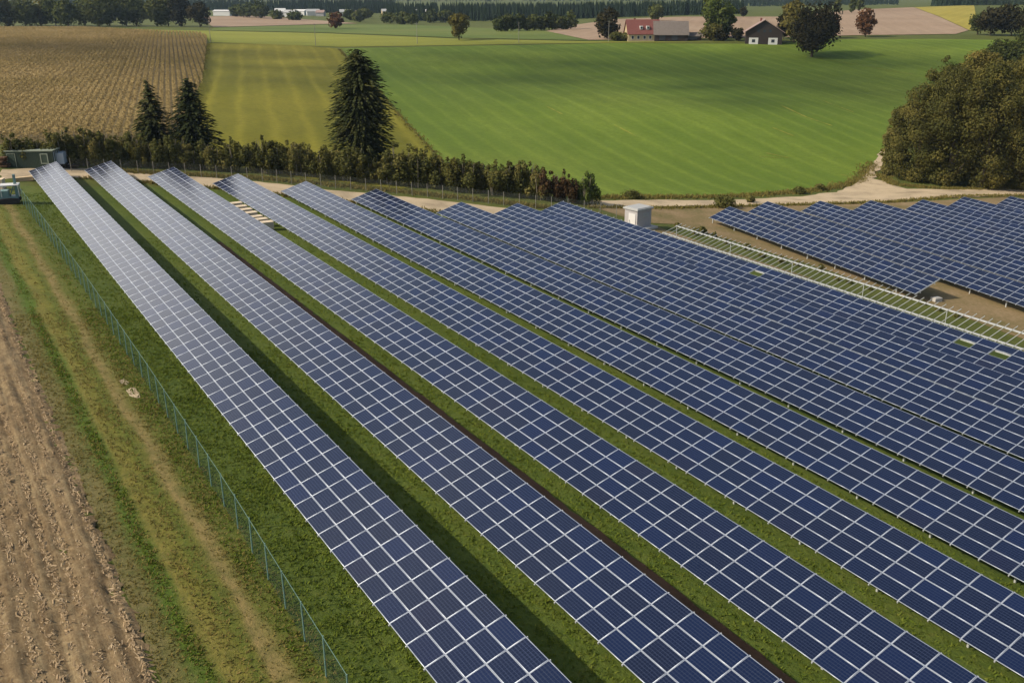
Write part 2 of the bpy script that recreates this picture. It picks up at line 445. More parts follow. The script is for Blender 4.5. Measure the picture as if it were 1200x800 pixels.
M['cont_roof'] = plain('pale green roof', (0.24, 0.27, 0.20), 0.6, 0, 0.4, 0.15)
M['blue_grey'] = plain('blue grey sheet', (0.38, 0.45, 0.50), 0.5, 0, 0.4, 0.1)
M['rubber'] = plain('black rubber', (0.02, 0.02, 0.02), 0.8, 0, 0.3, 0.2)
M['dark'] = plain('dark interior', (0.02, 0.022, 0.025), 0.5, 0, 0.5, 0.2)
M['window'] = plain('dark window glass', (0.03, 0.04, 0.05), 0.1, 0, 0.6, 0.1)
M['teal'] = plain('teal paint', (0.12, 0.21, 0.20), 0.55, 0, 0.4, 0.15)
M['post_green'] = plain('green coated post', (0.13, 0.22, 0.18), 0.5, 0, 0.4, 0.15)
M['post_grey'] = plain('weathered fence post', (0.22, 0.205, 0.165), 0.85, 0, 0.2, 0.25)
M['stone'] = plain('pale stone', (0.44, 0.37, 0.25), 0.9, 0, 0.2, 0.2)
def mat_net(name, color, alpha):
    k = NT(name)
    p = k.pos()
    nz = k.noise(p, 1.3, 4, 0.6)
    tr = k.n('BsdfTransparent'); di = k.n('BsdfDiffuse'); mx = k.n('MixShader')
    di.inputs[0].default_value = (*color, 1)
    k.l(k.math('ADD', k.math('MULTIPLY', nz, 0.16), alpha - 0.08), mx.inputs[0])
    k.l(tr.outputs[0], mx.inputs[1]); k.l(di.outputs[0], mx.inputs[2])
    k.l(mx.outputs[0], k.out.inputs['Surface'])
    return k.m
M['net'] = mat_net('green wire netting', (0.03, 0.06, 0.045), 0.19)
M['net_thin'] = mat_net('thin wire netting', (0.14, 0.15, 0.12), 0.12)

# ------------------------------------------------------------------ object helpers
def tag(o, label=None, cat=None, group=None, kind=None):
    if label: o['label'] = label
    if cat: o['category'] = cat
    if group: o['group'] = group
    if kind: o['kind'] = kind
    return o
def link(name, data, parent=None):
    o = bpy.data.objects.new(name, data)
    COL.objects.link(o)
    if parent is not None: o.parent = parent
    return o
def empty(name, loc, rz=0.0):
    o = link(name, None)
    o.empty_display_size = 0.5
    o.location = loc
    o.rotation_euler = (0, 0, rz)
    return o
def np_mesh(name, V, F, mats, mi=None, uv=None, smooth=False):
    """V (n,3), F (m,4) or (m,3) arrays"""
    me = bpy.data.meshes.new(name)
    V = np.asarray(V, np.float32); F = np.asarray(F, np.int32)
    kf = F.shape[1]
    me.vertices.add(len(V)); me.vertices.foreach_set('co', V.ravel())
    me.loops.add(F.size); me.loops.foreach_set('vertex_index', F.ravel())
    me.polygons.add(len(F))
    me.polygons.foreach_set('loop_start', np.arange(0, F.size, kf, dtype=np.int32))
    if mi is not None: me.polygons.foreach_set('material_index', np.asarray(mi, np.int32))
    if smooth: me.polygons.foreach_set('use_smooth', np.ones(len(F), bool))
    if uv is not None:
        ul = me.uv_layers.new(name='UVMap')
        ul.data.foreach_set('uv', np.asarray(uv, np.float32)[F.ravel()].ravel())
    for m in (mats if isinstance(mats, (list, tuple)) else [mats]): me.materials.append(m)
    me.update(calc_edges=True)
    return me

class MB:
    """collects small solids into ONE mesh"""
    def __init__(self):
        self.v = []; self.f = []; self.mi = []
    def add(self, vs, fs, m=0):
        b = len(self.v)
        self.v += [tuple(map(float, q)) for q in vs]
        self.f += [tuple(b + i for i in f) for f in fs]
        self.mi += [m] * len(fs)
        return self
    def box(self, c, size, m=0, rot=None):
        x, y, z = (q / 2 for q in size)
        vs = [Vector((a, b, d)) for a in (-x, x) for b in (-y, y) for d in (-z, z)]
        if rot is not None: vs = [rot @ q for q in vs]
        vs = [q + Vector(c) for q in vs]
        return self.add(vs, [(0, 1, 3, 2), (4, 6, 7, 5), (0, 4, 5, 1), (2, 3, 7, 6), (0, 2, 6, 4), (1, 5, 7, 3)], m)
    def tube(self, a, b, r0, r1=None, n=8, m=0):
        a = Vector(a); b = Vector(b); r1 = r0 if r1 is None else r1
        d = (b - a).normalized()
        x = d.orthogonal().normalized(); y = d.cross(x)
        vs = [a + (x * math.cos(t) + y * math.sin(t)) * r0 for t in [i * math.tau / n for i in range(n)]]
        vs += [b + (x * math.cos(t) + y * math.sin(t)) * r1 for t in [i * math.tau / n for i in range(n)]]
        fs = [(i, (i + 1) % n, n + (i + 1) % n, n + i) for i in range(n)]
        fs += [tuple(range(n))[::-1], tuple(range(n, 2 * n))]
        return self.add(vs, fs, m)
    def bar(self, a, b, w, h, m=0):
        """square bar from a to b, its h side as vertical as it can be"""
        a = Vector(a); b = Vector(b); d = (b - a).normalized()
        up = Vector((0, 0, 1)) if abs(d.z) < 0.95 else Vector((1, 0, 0))
        x = d.cross(up).normalized(); y = x.cross(d)
        vs = [q + x * sx_ * w / 2 + y * sy * h / 2 for q in (a, b) for sx_, sy in ((-1, -1), (1, -1), (1, 1), (-1, 1))]
        return self.add(vs, [(0, 1, 5, 4), (1, 2, 6, 5), (2, 3, 7, 6), (3, 0, 4, 7), (3, 2, 1, 0), (4, 5, 6, 7)], m)
    def prism(self, pts, y0, y1, m=0):
        """outline in x-z pulled along y"""
        n = len(pts)
        vs = [(x, y0, z) for x, z in pts] + [(x, y1, z) for x, z in pts]
        fs = [(i, (i + 1) % n, n + (i + 1) % n, n + i) for i in range(n)] + [tuple(range(n))[::-1], tuple(range(n, 2 * n))]
        return self.add(vs, fs, m)
    def mesh(self, name, mats):
        me = bpy.data.meshes.new(name)
        me.from_pydata(self.v, [], self.f)
        for m in (mats if isinstance(mats, (list, tuple)) else [mats]): me.materials.append(m)
        me.polygons.foreach_set('material_index', self.mi)
        me.update()
        bm = bmesh.new(); bm.from_mesh(me)
        bmesh.ops.recalc_face_normals(bm, faces=bm.faces)
        bm.to_mesh(me); bm.free()
        return me
    def build(self, name, mats, parent=None):
        return link(name, self.mesh(name, mats), parent)

# ------------------------------------------------------------------ ground sheets
def grid_axis(parts):
    out = []
    for a, b, st in parts:
        out += list(np.arange(a, b, st))
    return np.array(out + [parts[-1][1]])
def build_ground():
    xs = grid_axis([(-6000, -1000, 500), (-1000, -300, 50), (-300, -120, 10), (-120, 150, 3), (150, 400, 10), (400, 1000, 50), (1000, 6000, 500)])
    ys = grid_axis([(-300, 20, 20), (20, 220, 3), (220, 560, 6), (560, 1200, 20), (1200, 3000, 100), (3000, 9000, 500)])
    X, Y = np.meshgrid(xs, ys)
    Z = hgt(X, Y)
    V = np.stack([X.ravel(), Y.ravel(), Z.ravel()], 1)
    nx, ny = len(xs), len(ys)
    i = np.arange(nx * ny).reshape(ny, nx)
    F = np.stack([i[:-1, :-1], i[:-1, 1:], i[1:, 1:], i[1:, :-1]], -1).reshape(-1, 4)
    o = link('ground', np_mesh('ground', V, F, M['grass'], smooth=True))
    tag(o, kind='structure')
build_ground()

def uv_us(xy):
    d = np.asarray(xy)[:, :2] - ORG
    return np.stack([d @ RH, d @ SH], 1)
def densify(poly, step):
    out = []
    n = len(poly)
    for i in range(n):
        a = np.asarray(poly[i][:2], float); b = np.asarray(poly[(i + 1) % n][:2], float)
        m = max(1, int(np.linalg.norm(b - a) / step))
        for j in range(m): out.append(a + (b - a) * j / m)
    return np.array(out)
def in_poly(P, poly):
    x, y = P[:, 0], P[:, 1]
    c = np.zeros(len(P), bool)
    n = len(poly)
    for i in range(n):
        x0, y0 = poly[i]; x1, y1 = poly[(i + 1) % n]
        if y0 == y1: continue
        t = ((y0 > y) != (y1 > y)) & (x < (x1 - x0) * (y - y0) / (y1 - y0) + x0)
        c ^= t
    return c
def sheet(name, poly, mat, off=0.03, step=4.0, kind='structure', wob=0.0):
    B = densify(poly, step)
    if wob:
        rg = np.random.default_rng(len(name) * 7 + len(B))
        B = B + rg.normal(0, wob, B.shape)
    lo, hi = B.min(0), B.max(0)
    gx, gy = np.meshgrid(np.arange(lo[0], hi[0], step) + step / 3, np.arange(lo[1], hi[1], step) + step / 3)
    I = np.stack([gx.ravel(), gy.ravel()], 1)
    I = I[in_poly(I, B)]
    pts = [Vector(p) for p in B] + [Vector(p) for p in I]
    nb = len(B)
    v, e, f, *_ = delaunay_2d_cdt(pts, [(i, (i + 1) % nb) for i in range(nb)], [], 1, 1e-4)
    V = np.array([(p.x, p.y) for p in v])
    F = np.array([t for t in f if len(t) == 3])
    cen = V[F].mean(1)
    F = F[in_poly(cen, B)]
    z = hgt(V[:, 0], V[:, 1]) + off
    a = V[F[:, 1]] - V[F[:, 0]]; b_ = V[F[:, 2]] - V[F[:, 0]]
    flip = (a[:, 0] * b_[:, 1] - a[:, 1] * b_[:, 0]) < 0
    F[flip] = F[flip][:, ::-1]
    me = np_mesh(name, np.column_stack([V, z]), F, mat, uv=uv_us(V), smooth=True)
    o = link(name, me)
    tag(o, kind=kind)
    return o
def pxpoly(pts, sub=6):
    out = []
    n = len(pts)
    for i in range(n):
        a = np.array(pts[i], float); b = np.array(pts[(i + 1) % n], float)
        m = max(1, min(sub, int(np.linalg.norm(b - a) / 12)))
        for j in range(m):
            q = a + (b - a) * j / m
            out.append(G(q[0], q[1])[:2])
    return out
def us_poly(pts):
    return [us_xy(u, s)[0] for u, s in pts]

sheet('green_field', pxpoly([(398, 57), (520, 190), (560, 208), (690, 232), (860, 230), (960, 222), (1008, 212), (1040, 180), (1110, 110), (1215, 70), (1215, 48), (1090, 46), (960, 47), (900, 52), (720, 51), (560, 54)], 10), M['green_field'], 0.10, 6.0)
sheet('yellow_meadow', pxpoly([(243, 51), (236, 95), (200, 170), (215, 196), (330, 206), (470, 222), (556, 207), (518, 190), (395, 57), (330, 52)], 10), M['yellow_field'], 0.07, 6.0)
sheet('bright_meadow', pxpoly([(100, 33.5), (245, 36.5), (380, 39.5), (540, 46), (690, 49), (900, 50), (720, 50.4), (560, 53), (400, 55.5), (245, 50), (240, 40)], 10), M['bright_strip'], 0.12, 8.0)
sheet('far_meadow', pxpoly([(250, 33), (385, 29), (480, 29.5), (640, 37), (690, 48), (540, 45), (380, 38.7), (248, 36)], 10), M['mid_strip'], 0.2, 10.0)
sheet('ploughed_field_far', pxpoly([(235, 20), (300, 19), (382, 25), (420, 28), (385, 28.7), (250, 32.5)], 10), M['plough'], 0.25, 12.0)
sheet('ploughed_field', pxpoly([(640, 37), (672, 30), (720, 23), (800, 20), (915, 20), (912, 44), (690, 47.5)], 10), M['plough'], 0.2, 10.0)
sheet('ploughed_hill', pxpoly([(915, 20), (1000, 12), (1070, 9), (1100, 20), (1135, 36), (1120, 40.5), (1000, 42), (920, 44)], 10), M['plough'], 0.2, 10.0)
sheet('mustard_field', pxpoly([(1071, 9), (1140, 6.5), (1148, 37), (1136, 36), (1101, 20)], 10), M['rape'], 0.2, 10.0)

sheet('stubble_field_far', us_poly([(-130, -9.2), (-92, -9.2), (-92, -45), (-130, -45)]), M['stubble'], 0.03, 4.0)
sheet('verge_track', us_poly([(-112, -9.3), (25, -9.3), (25, -2.6), (-112, -2.6)]), M['verge'], 0.014, 2.0)
sheet('park_lawn', us_poly([(-106, -3.2), (30, -3.2), (30, 74.0), (-40, 74.0), (-52, 70), (-70, 62), (-84, 46), (-98, 30)]), M['park_grass'], 0.009, 3.0)
sheet('soil_strip', us_poly([(-66, 12.45), (25, 12.45), (25, 14.1), (-66, 14.1)]), M['soil'], 0.022, 0.8, wob=0.07)
sheet('gravel_path', pxpoly([(0, 199), (60, 196), (120, 199), (200, 205), (300, 213), (400, 224), (500, 233), (600, 245), (690, 256), (762, 268), (720, 275), (600, 258), (440, 240), (330, 228), (240, 219), (150, 210), (60, 207), (0, 210)], 8), M['gravel'], 0.03, 2.0, wob=0.3)
sheet('dirt_road', pxpoly([(690, 236), (760, 235.5), (860, 235), (940, 231), (985, 225), (1005, 214), (1014, 202), (1027, 186), (1040, 170), (1050, 170), (1037, 188), (1028, 202), (1026, 210), (1040, 216), (1065, 222), (1110, 223), (1215, 221), (1215, 229), (1090, 233), (1040, 237), (950, 240), (860, 242), (760, 243), (690, 243)], 8), M['gravel'], 0.14, 2.0, wob=0.28)
sheet('soil_bank', pxpoly([(700, 244.5), (790, 244.0), (860, 243), (950, 241.2), (1040, 238.2), (1120, 234), (1210, 230)], 10)[:-1] + us_poly([(-58, 172), (-20, 150), (20, 120)]) + pxpoly([(1210, 401), (1100, 361), (960, 314), (860, 283), (790, 263), (712, 259)], 8)[:-3], M['bank'], 0.05, 3.0, wob=0.15)

# stubble field close to the camera: real furrows and clods
def stubble_near():
    us = np.arange(-92, 24, 0.22); ss = np.arange(-45, -8.98, 0.22)
    U, S = np.meshgrid(us, ss)
    XY = us_xy(U.ravel(), S.ravel())
    z = hgt(XY[:, 0], XY[:, 1])
    rg = np.random.default_rng(3)
    S2 = S + 0.25 * np.sin(U * 0.13)
    f = 0.045 * np.sin(S2 * math.tau / 0.75) + 0.05 * np.sin(S2 * math.tau / 2.9 + 0.6 * np.sin(U * 0.21))
    small = rg.normal(0, 1, U.shape)
    sm = (small + np.roll(small, 1, 0) + np.roll(small, 1, 1) + np.roll(small, -1, 0) + np.roll(small, -1, 1)) / 2.2
    edge = np.clip((-9.0 - S) / 0.5, 0, 1)
    S = S + 0.22 * np.sin(U * 0.9 + 2 * np.sin(U * 0.31)) * np.exp((S + 9.1) / 0.6) + 0.10 * rg.normal(0, 1, U.shape) * np.exp((S + 9.1) / 0.5)
    XY = us_xy(U.ravel(), S.ravel()); z = hgt(XY[:, 0], XY[:, 1])
    dz = (f + 0.048 * sm) * edge - 0.03 + 0.21 * np.clip((-9.0 - S) / 1.3, 0, 1) ** 0.7
    # lug prints of a tractor tyre next to the field edge
    tr = np.exp(-((S + 11.2 + 0.02 * U) / 0.28) ** 2) + np.exp(-((S + 13.4 + 0.02 * U) / 0.28) ** 2)
    dz -= tr * (0.05 + 0.05 * (np.sin(U * math.tau / 0.55) > 0)) * (U > -30)
    V = np.column_stack([XY, z + dz.ravel()])
    nu, ns = len(us), len(ss)
    i = np.arange(nu * ns).reshape(ns, nu)
    F = np.stack([i[:-1, :-1], i[:-1, 1:], i[1:, 1:], i[1:, :-1]], -1).reshape(-1, 4)
    o = link('stubble_field', np_mesh('stubble_field', V, F, M['stubble'], uv=np.column_stack([U.ravel(), S.ravel()]), smooth=True))
    tag(o, kind='structure')
stubble_near()

# ------------------------------------------------------------------ scattered small growth
def quads(P, size_w, size_h, normal_jit, rg, upright=False, nrm=None):
    """one small quad per point of P"""
    n = len(P)
    if upright:
        a = rg.uniform(0, math.tau, n)
        x = np.stack([np.cos(a), np.sin(a), np.zeros(n)], 1)
        lean = rg.normal(0, normal_jit, (n, 2))
        y = np.stack([lean[:, 0], lean[:, 1], np.ones(n)], 1); y /= np.linalg.norm(y, axis=1)[:, None]
    elif nrm is not None:
        m_ = nrm + rg.normal(0, normal_jit, (n, 3)); m_ /= np.linalg.norm(m_, axis=1)[:, None]
        x = np.cross(m_, rg.normal(0, 1, (n, 3))); x /= np.linalg.norm(x, axis=1)[:, None]
        y = np.cross(m_, x)
    else:
        x = rg.normal(0, 1, (n, 3)); x /= np.linalg.norm(x, axis=1)[:, None]
        y = rg.normal(0, 1, (n, 3)); y -= (x * y).sum(1)[:, None] * x; y /= np.linalg.norm(y, axis=1)[:, None]
    w = (size_w * rg.uniform(0.6, 1.4, n))[:, None] / 2; h = (size_h * rg.uniform(0.6, 1.4, n))[:, None]
    if upright:
        V = np.stack([P - x * w, P + x * w, P + x * w * 0.25 + y * h, P - x * w * 0.25 + y * h], 1)
    else:
        h = h / 2
        V = np.stack([P - x * w, P - y * h, P + x * w, P + y * h], 1)
    return V.reshape(-1, 3), np.arange(4 * n).reshape(n, 4)
def scatter(name, regions, mat, w, h, lean, seed, label, per=3):
    rg = np.random.default_rng(seed)
    allP = []
    for u0, u1, s0, s1, dens in regions:
        n = int((u1 - u0) * (s1 - s0) * dens)
        u = rg.uniform(u0, u1, n); s = rg.uniform(s0, s1, n)
        # patchy growth
        keep = rg.random(n) < 0.68 + 0.32 * np.sin(u * 0.9 + 1.7 * np.sin(s * 1.3)) * np.sin(s * 1.1 + 0.8 * np.sin(u * 0.37))
        u, s = u[keep], s[keep]
        u = np.repeat(u, per) + rg.normal(0, 0.06, len(u) * per); s = np.repeat(s, per) + rg.normal(0, 0.06, len(s) * per)
        xy = us_xy(u, s)
        allP.append(np.column_stack([xy, hgt(xy[:, 0], xy[:, 1]) + 0.0]))
    P = np.concatenate(allP)
    V, F = quads(P, w, h, lean, rg, True)
    o = link(name, np_mesh(name, V, F, mat))
    tag(o, label, 'grass', kind='stuff')
gaps = []
for i, (ua, ub) in enumerate(((-30, 18), (-30, 24), (-28, 28), (-24, 30), (-20, 30))):
    s0 = i * 7.507 + 3.3; s1 = (i + 1) * 7.507 + 0.35
    gaps.append((ua, ub, s0, s1, 26)); gaps.append((-70, ua, s0, s1, 9))
gaps[0] = (-30, 18, 3.3, 7.9, 26)
gaps[2] = (-30, 24, 14.15, 15.4, 26); gaps[3] = (-66, -30, 14.15, 15.4, 9)
scatter('lawn_grass', [(-45, 14, -2.9, 0.35, 42), (-100, -45, -2.9, 0.35, 14)] + gaps, M['blade'], 0.10, 0.15, 1.5, 11, 'short green grass between the solar panel rows')
scatter('verge_grass', [(-45, 12, -9.3, -7.3, 34), (-45, 12, -7.0, -5.5, 30), (-45, 12, -4.6, -2.8, 36), (-45, 12, -5.5, -4.6, 8), (-100, -45, -9.1, -2.8, 6)], M['dry_blade'], 0.08, 0.13, 1.1, 12, 'dry yellowish grass of the verge beside the stubble field')
scatter('weed_strip', [(-45, 12, -4.2, -2.9, 24), (-45, 12, -7.95, -7.35, 34), (-100, -45, -4.0, -2.9, 9), (-100, -45, -7.95, -7.35, 12)], M['blade'], 0.09, 0.16, 1.2, 13, 'low green weeds along the foot of the wire fence')
def straw():
    rg = np.random.default_rng(21)
    n = 80000
    u = 20 - 100 * rg.random(n) ** 1.7; s = np.round(rg.uniform(-36, -9.5, n) / 0.75) * 0.75 + rg.normal(0, 0.11, n); s = np.where(s > -9.4, -10.2, s)
    xy = us_xy(u, s)
    P = np.column_stack([xy, hgt(xy[:, 0], xy[:, 1]) + 0.20])
    a = math.atan2(RH[1], RH[0]) + rg.normal(0, 0.55, n)
    L = 0.05 + 0.12 * rg.random(n) ** 2; W = rg.uniform(0.012, 0.03, n)
    x = np.stack([np.cos(a), np.sin(a), rg.normal(0, 0.25, n)], 1) * L[:, None]
    y = np.stack([-np.sin(a), np.cos(a), rg.normal(0, 0.3, n)], 1) * W[:, None]
    V = np.stack([P - x - y, P + x - y, P + x + y, P - x + y], 1).reshape(-1, 3)
    o = link('straw', np_mesh('straw', V, np.arange(4 * n).reshape(n, 4), M['straw']))
    tag(o, 'loose pale straw and stalks scattered over the brown stubble field', 'straw', kind='stuff')
straw()

# maize field: a thick stand of dry plants, edge wall included
def maize():
    poly = np.array(pxpoly([(-60, 172), (60, 168), (150, 168), (206, 160), (238, 100), (243, 47), (236, 43), (100, 36), (-60, 36)], 10))
    sheet('maize_floor', poly, M['corn_floor'], 0.05, 8.0)
    rg = np.random.default_rng(5)
    lo, hi = poly.min(0), poly.max(0)
    d = np.array([math.cos(R(109)), math.sin(R(109))]); e = np.array([-d[1], d[0]])
    n = 1300000
    P = rg.uniform(lo, hi, (n, 2))
    # snap to sowing rows
    t = P @ e; row = np.round(t / 1.5) * 1.5
    P = P + (row - t)[:, None] * e * 0.45
    P = P[in_poly(P, poly)][:420000]
    z = hgt(P[:, 0], P[:, 1])
    hh = 2.3 * rg.beta(4, 1.3, len(P))
    Q = np.column_stack([P, z + hh])
    V, F = quads(Q, 0.22, 0.5, 0.55, rg, False, np.tile([0.0, -0.25, 1.0], (len(Q), 1)))
    V = V.reshape(-1, 3)
    o = link('maize_crop', np_mesh('maize_crop', V, F, M['corn']))
    tag(o, 'tall stand of dry tan maize on the hillside at the upper left', 'maize', kind='stuff')
maize()

# ------------------------------------------------------------------ solar rows
def panel_mesh():
    w, h = 1.662, 1.002
    V = [(0.03, 0.03, -0.004), (w - 0.03, 0.03, -0.004), (w - 0.03, h - 0.03, -0.004), (0.03, h - 0.03, -0.004),
         (0.03, 0.03, -0.034), (w - 0.03, 0.03, -0.034), (w - 0.03, h - 0.03, -0.034), (0.03, h - 0.03, -0.034)]
    F = [(0, 1, 2, 3), (7, 6, 5, 4)]
    return np.array(V), np.array(F), np.array([0, 1]), np.array(V)[:, :2]
def frame_mesh():
    w, h, b = 1.662, 1.002, 0.033
    o = [(0, 0), (w, 0), (w, h), (0, h)]; i = [(b, b), (w - b, b), (w - b, h - b), (b, h - b)]
    V = [(x, y, 0) for x, y in o] + [(x, y, 0) for x, y in i] + [(x, y, -0.04) for x, y in o] + [(x, y, -0.04) for x, y in i]
    F = []
    for q in range(4):
        n = (q + 1) % 4
        F += [(q, n, 4 + n, 4 + q), (8 + q, 8 + n, n, q), (4 + q, 4 + n, 12 + n, 12 + q), (12 + q, 12 + n, 8 + n, 8 + q)]
    return np.array(V, float), np.array(F)
PV, PF, PM, PUV = panel_mesh()
FV, FF = frame_mesh()
ME_PANEL = np_mesh('solar_panel', PV, PF, [M['glass'], M['backsheet']], PM, PUV)
ME_FRAME = np_mesh('panel_frame', FV, FF, M['frame'])
ME_PANEL_ALL = np_mesh('framed_solar_panel', np.concatenate([PV, FV]), np.concatenate([PF, FF + len(PV)]),
                       [M['glass'], M['backsheet'], M['frame']], np.concatenate([PM, np.full(len(FF), 2)]), np.concatenate([PUV, FV[:, :2]]))
pb = MB(); pb.box((0, 0, 0), (0.10, 0.14, 1.0)); ME_POST = pb.mesh('post', M['galv'])

def solar_row(name, label, group, P0, r, t, k0, k1, shift, missing=(), split_frame=True, panels=True, stub=(0.12, 0.12), post_step=3):
    """one long table of panels: four strips of panels lying across, on posts"""
    n = np.cross(r, t)
    A = Matrix(((r[0], t[0], n[0]), (r[1], t[1], n[1]), (r[2], t[2], n[2])))
    base = P0 + r * (k1 * PL + shift)
    zb = h1(base[0], base[1])
    root = empty(name, (base[0], base[1], zb))
    tag(root, label, 'solar row', group)
    rg = np.random.default_rng(abs(hash(label)) % 1000 if False else sum(map(ord, label)))
    cells = []
    for k in range(k0, k1):
        tj = rg.normal(0, 0.0012, 2)
        for j in range(4):
            if (k, j) in missing or not panels: continue
            q = P0 + r * (k * PL + shift) + t * (j * PH) 
            c = q + r * 0.83 + t * 0.5
            (px, py), dep = project(c)
            seen = dep > 1 and -15 < px < 1215 and -15 < py < 815
            cells.append((0 if seen else 1, dep, k, j, q, rg.normal(0, 0.0016, 2)))
    cells.sort(key=lambda c: (c[0], c[1]))
    inv = Matrix.Translation((-base[0], -base[1], -zb))
    def mat4(q, jit):
        rot = A @ Matrix.Rotation(jit[0], 3, 'X') @ Matrix.Rotation(jit[1], 3, 'Y')
        m = rot.to_4x4(); m.translation = Vector(q)
        return inv @ m
    near = [c for c in cells[:100] if c[0] == 0]
    rest = cells[len(near):]
    for c in near:
        o = link('solar_panel', ME_PANEL if split_frame else ME_PANEL_ALL, root)
        o.matrix_local = mat4(c[4], c[5])
        if split_frame: link('frame', ME_FRAME, o)
    if rest:
        v0, f0, m0, u0 = np.concatenate([PV, FV]), np.concatenate([PF, FF + len(PV)]), np.concatenate([PM, np.full(len(FF), 2)]), np.concatenate([PUV, FV[:, :2]])
        Vs, Fs, Ms, Us = [], [], [], []
        for i, c in enumerate(rest):
            m = np.array(mat4(c[4], c[5]))
            Vs.append(v0 @ m[:3, :3].T + m[:3, 3]); Fs.append(f0 + i * len(v0)); Ms.append(m0); Us.append(u0)
        o = link('distant_panels', np_mesh('distant_panels', np.concatenate(Vs), np.concatenate(Fs), [M['glass'], M['backsheet'], M['frame']], np.concatenate(Ms), np.concatenate(Us)), root)
        tag(o, kind='stuff')
    # rails
    loc = lambda q: Vector(q) - Vector((base[0], base[1], zb))
    for j in (0.75, 3.1):
        m = MB(); a = P0 + r * (k0 * PL + shift - 0.1) + t * (j * PH) - n * 0.20; b = P0 + r * (k1 * PL + shift + 0.1) + t * (j * PH) - n * 0.20
        if not panels: a = a + n * 0.12; b = b + n * 0.12
        m.bar(loc(a), loc(b), 0.15 if not panels else 0.10, 0.12); m.build('purlin', M['galv'], root)
    raf = MB()
    nr = 0
    for k in range(k0 * 2, k1 * 2 + 1) if not panels else range(k0, k1 + 1):
        kk = k / 2 if not panels else k
        q = P0 + r * (kk * PL + shift + (0.0 if panels else 0.2)) - n * 0.09
        a = q - t * stub[0]; b = q + t * (4 * PH + stub[1])
        if not panels:
            m = MB(); m.bar(loc(a + n * 0.08), loc(b + n * 0.08), 0.055, 0.055)
            if nr < 100: m.build('rafter', M['dull_steel'], root)
            nr += 1
        else:
            raf.bar(loc(a), loc(b), 0.06, 0.09)
    if panels: raf.build('support_frame', M['galv'], root)
    # posts: front and rear line
    for k in range(k0, k1 + 1, post_step):
        for j in (0.75, 3.1):
            q = P0 + r * (k * PL + shift + (0.0 if k < k1 else -0.1)) + t * (j * PH) - n * 0.25
            g = h1(q[0], q[1])
            L = q[2] - g + 0.3
            if L < 0.3: continue
            (px, py), dep = project(q)
            if not (-60 < px < 1260 and -60 < py < 860): continue
            o = link('post', ME_POST, root)
            o.location = loc((q[0], q[1], g - 0.3 + L / 2)); o.scale = (1, 1, L) if panels else (0.55, 0.5, L); o.rotation_euler = (0, 0, math.atan2(r[1], r[0]))
    return root

FAR = [-68, -68, -64, -60, -55, -50, -43, -42, -42, -31]
SHIFT = [0.0, 3.63, 5.72, 9.59, 12.5, 15.4, 18.6, 21.3, 24.9, 27.0]
SHIFT = [s_ % PL for s_ in SHIFT]
NAMES = ['leftmost long row of solar panels, nearest to the green wire fence',
         'second long row of solar panels from the wire fence, bare soil along its back',
         'third long row of solar panels from the wire fence, cartons stacked behind its far end',
         'fourth long row of solar panels from the wire fence, cartons standing before its far end',
         'fifth long row of solar panels from the wire fence',
         'sixth row of solar panels, first of the tightly overlapping rows',
         'seventh row of solar panels in the middle of the overlapping rows',
         'eighth row of solar panels, last full row before the unfinished ones',
         'row of solar panels with a few modules missing, just below the bare rack',
         'long bare metal rack without modules beside the soil bank']
def off_frame(P0, r, t, k_from, shift):
    for k in range(k_from, k_from + 160):
        out = True
        for j in (0, 4):
            (px, py), dep = project(P0 + r * (k * PL + shift) + t * (j * PH))
            if dep > 3 and -5 < px < 1205 and -5 < py < 805: out = False
        if out and k > k_from + 20: return k
    return k_from + 160
for i in range(10):
    P0 = MAIN_P + MAIN_S * i
    k1 = off_frame(P0, MAIN_R, MAIN_T, FAR[i], SHIFT[i]) + 8
    miss = set()
    if i == 8:
        for px, py in ((884, 333), (1126, 402), (1168, 419)):
            best = min(((k_, j_) for k_ in range(FAR[i], k1) for j_ in (2, 3)),
                       key=lambda c: np.linalg.norm(project(P0 + MAIN_R * ((c[0] + .5) * PL + SHIFT[i]) + MAIN_T * ((c[1] + .5) * PH))[0] - np.array([px, py])))
            miss.add(best)
    solar_row('solar_row' if i < 9 else 'bare_rack', NAMES[i], 'rows of the main solar field', P0, MAIN_R, MAIN_T, FAR[i], k1, SHIFT[i], miss, True, i < 9,
              (0.35, 0.3) if i == 8 else ((0.15, -0.15) if i == 9 else (0.06, 0.06)), 3 if i < 9 else 6)
EN = ['nearest solar row of the right hand field, its open end on posts above soil',
      'second solar row of the right hand field, running out of the picture above bare soil',
      'third solar row of the right hand field', 'fourth solar row of the right hand field, in front of the road junction',
      'fifth solar row of the right hand field', 'sixth solar row of the right hand field, below the big trees',
      'farthest solar row of the right hand field, at the road by the big trees']
for i in range(7):
    P0 = EAST_P + EAST_H * EAST_S[i] + np.array([0, 0, -0.05 * EAST_S[i]])
    k0 = int(round(EAST_FAR[i]))
    k1 = 0 if i == 0 else min(off_frame(P0, EAST_R, EAST_T, k0, 0.0) + 8, 45)
    solar_row('solar_row', EN[i], 'rows of the right hand solar field', P0, EAST_R, EAST_T, k0, k1, 0.0, (), False, True, (0.06, 0.06), 3)

# concrete footing under the open end of the nearest right hand row
q = EAST_P + EAST_R * (-0.1) + EAST_T * 3.1
zf = h1(q[0], q[1])
m = MB(); m.box((0, 0, 0.18), (1.1, 0.8, 0.5)); m.box((0, 0, 0.45), (0.7, 0.5, 0.06))
o = m.build('footing_block', M['concrete']); o.location = (q[0] + 0.5, q[1] - 0.4, zf); o.rotation_euler = (0, 0, 0.4)
tag(o, 'pale concrete block at the foot of the open row end in the right hand field', 'concrete block')

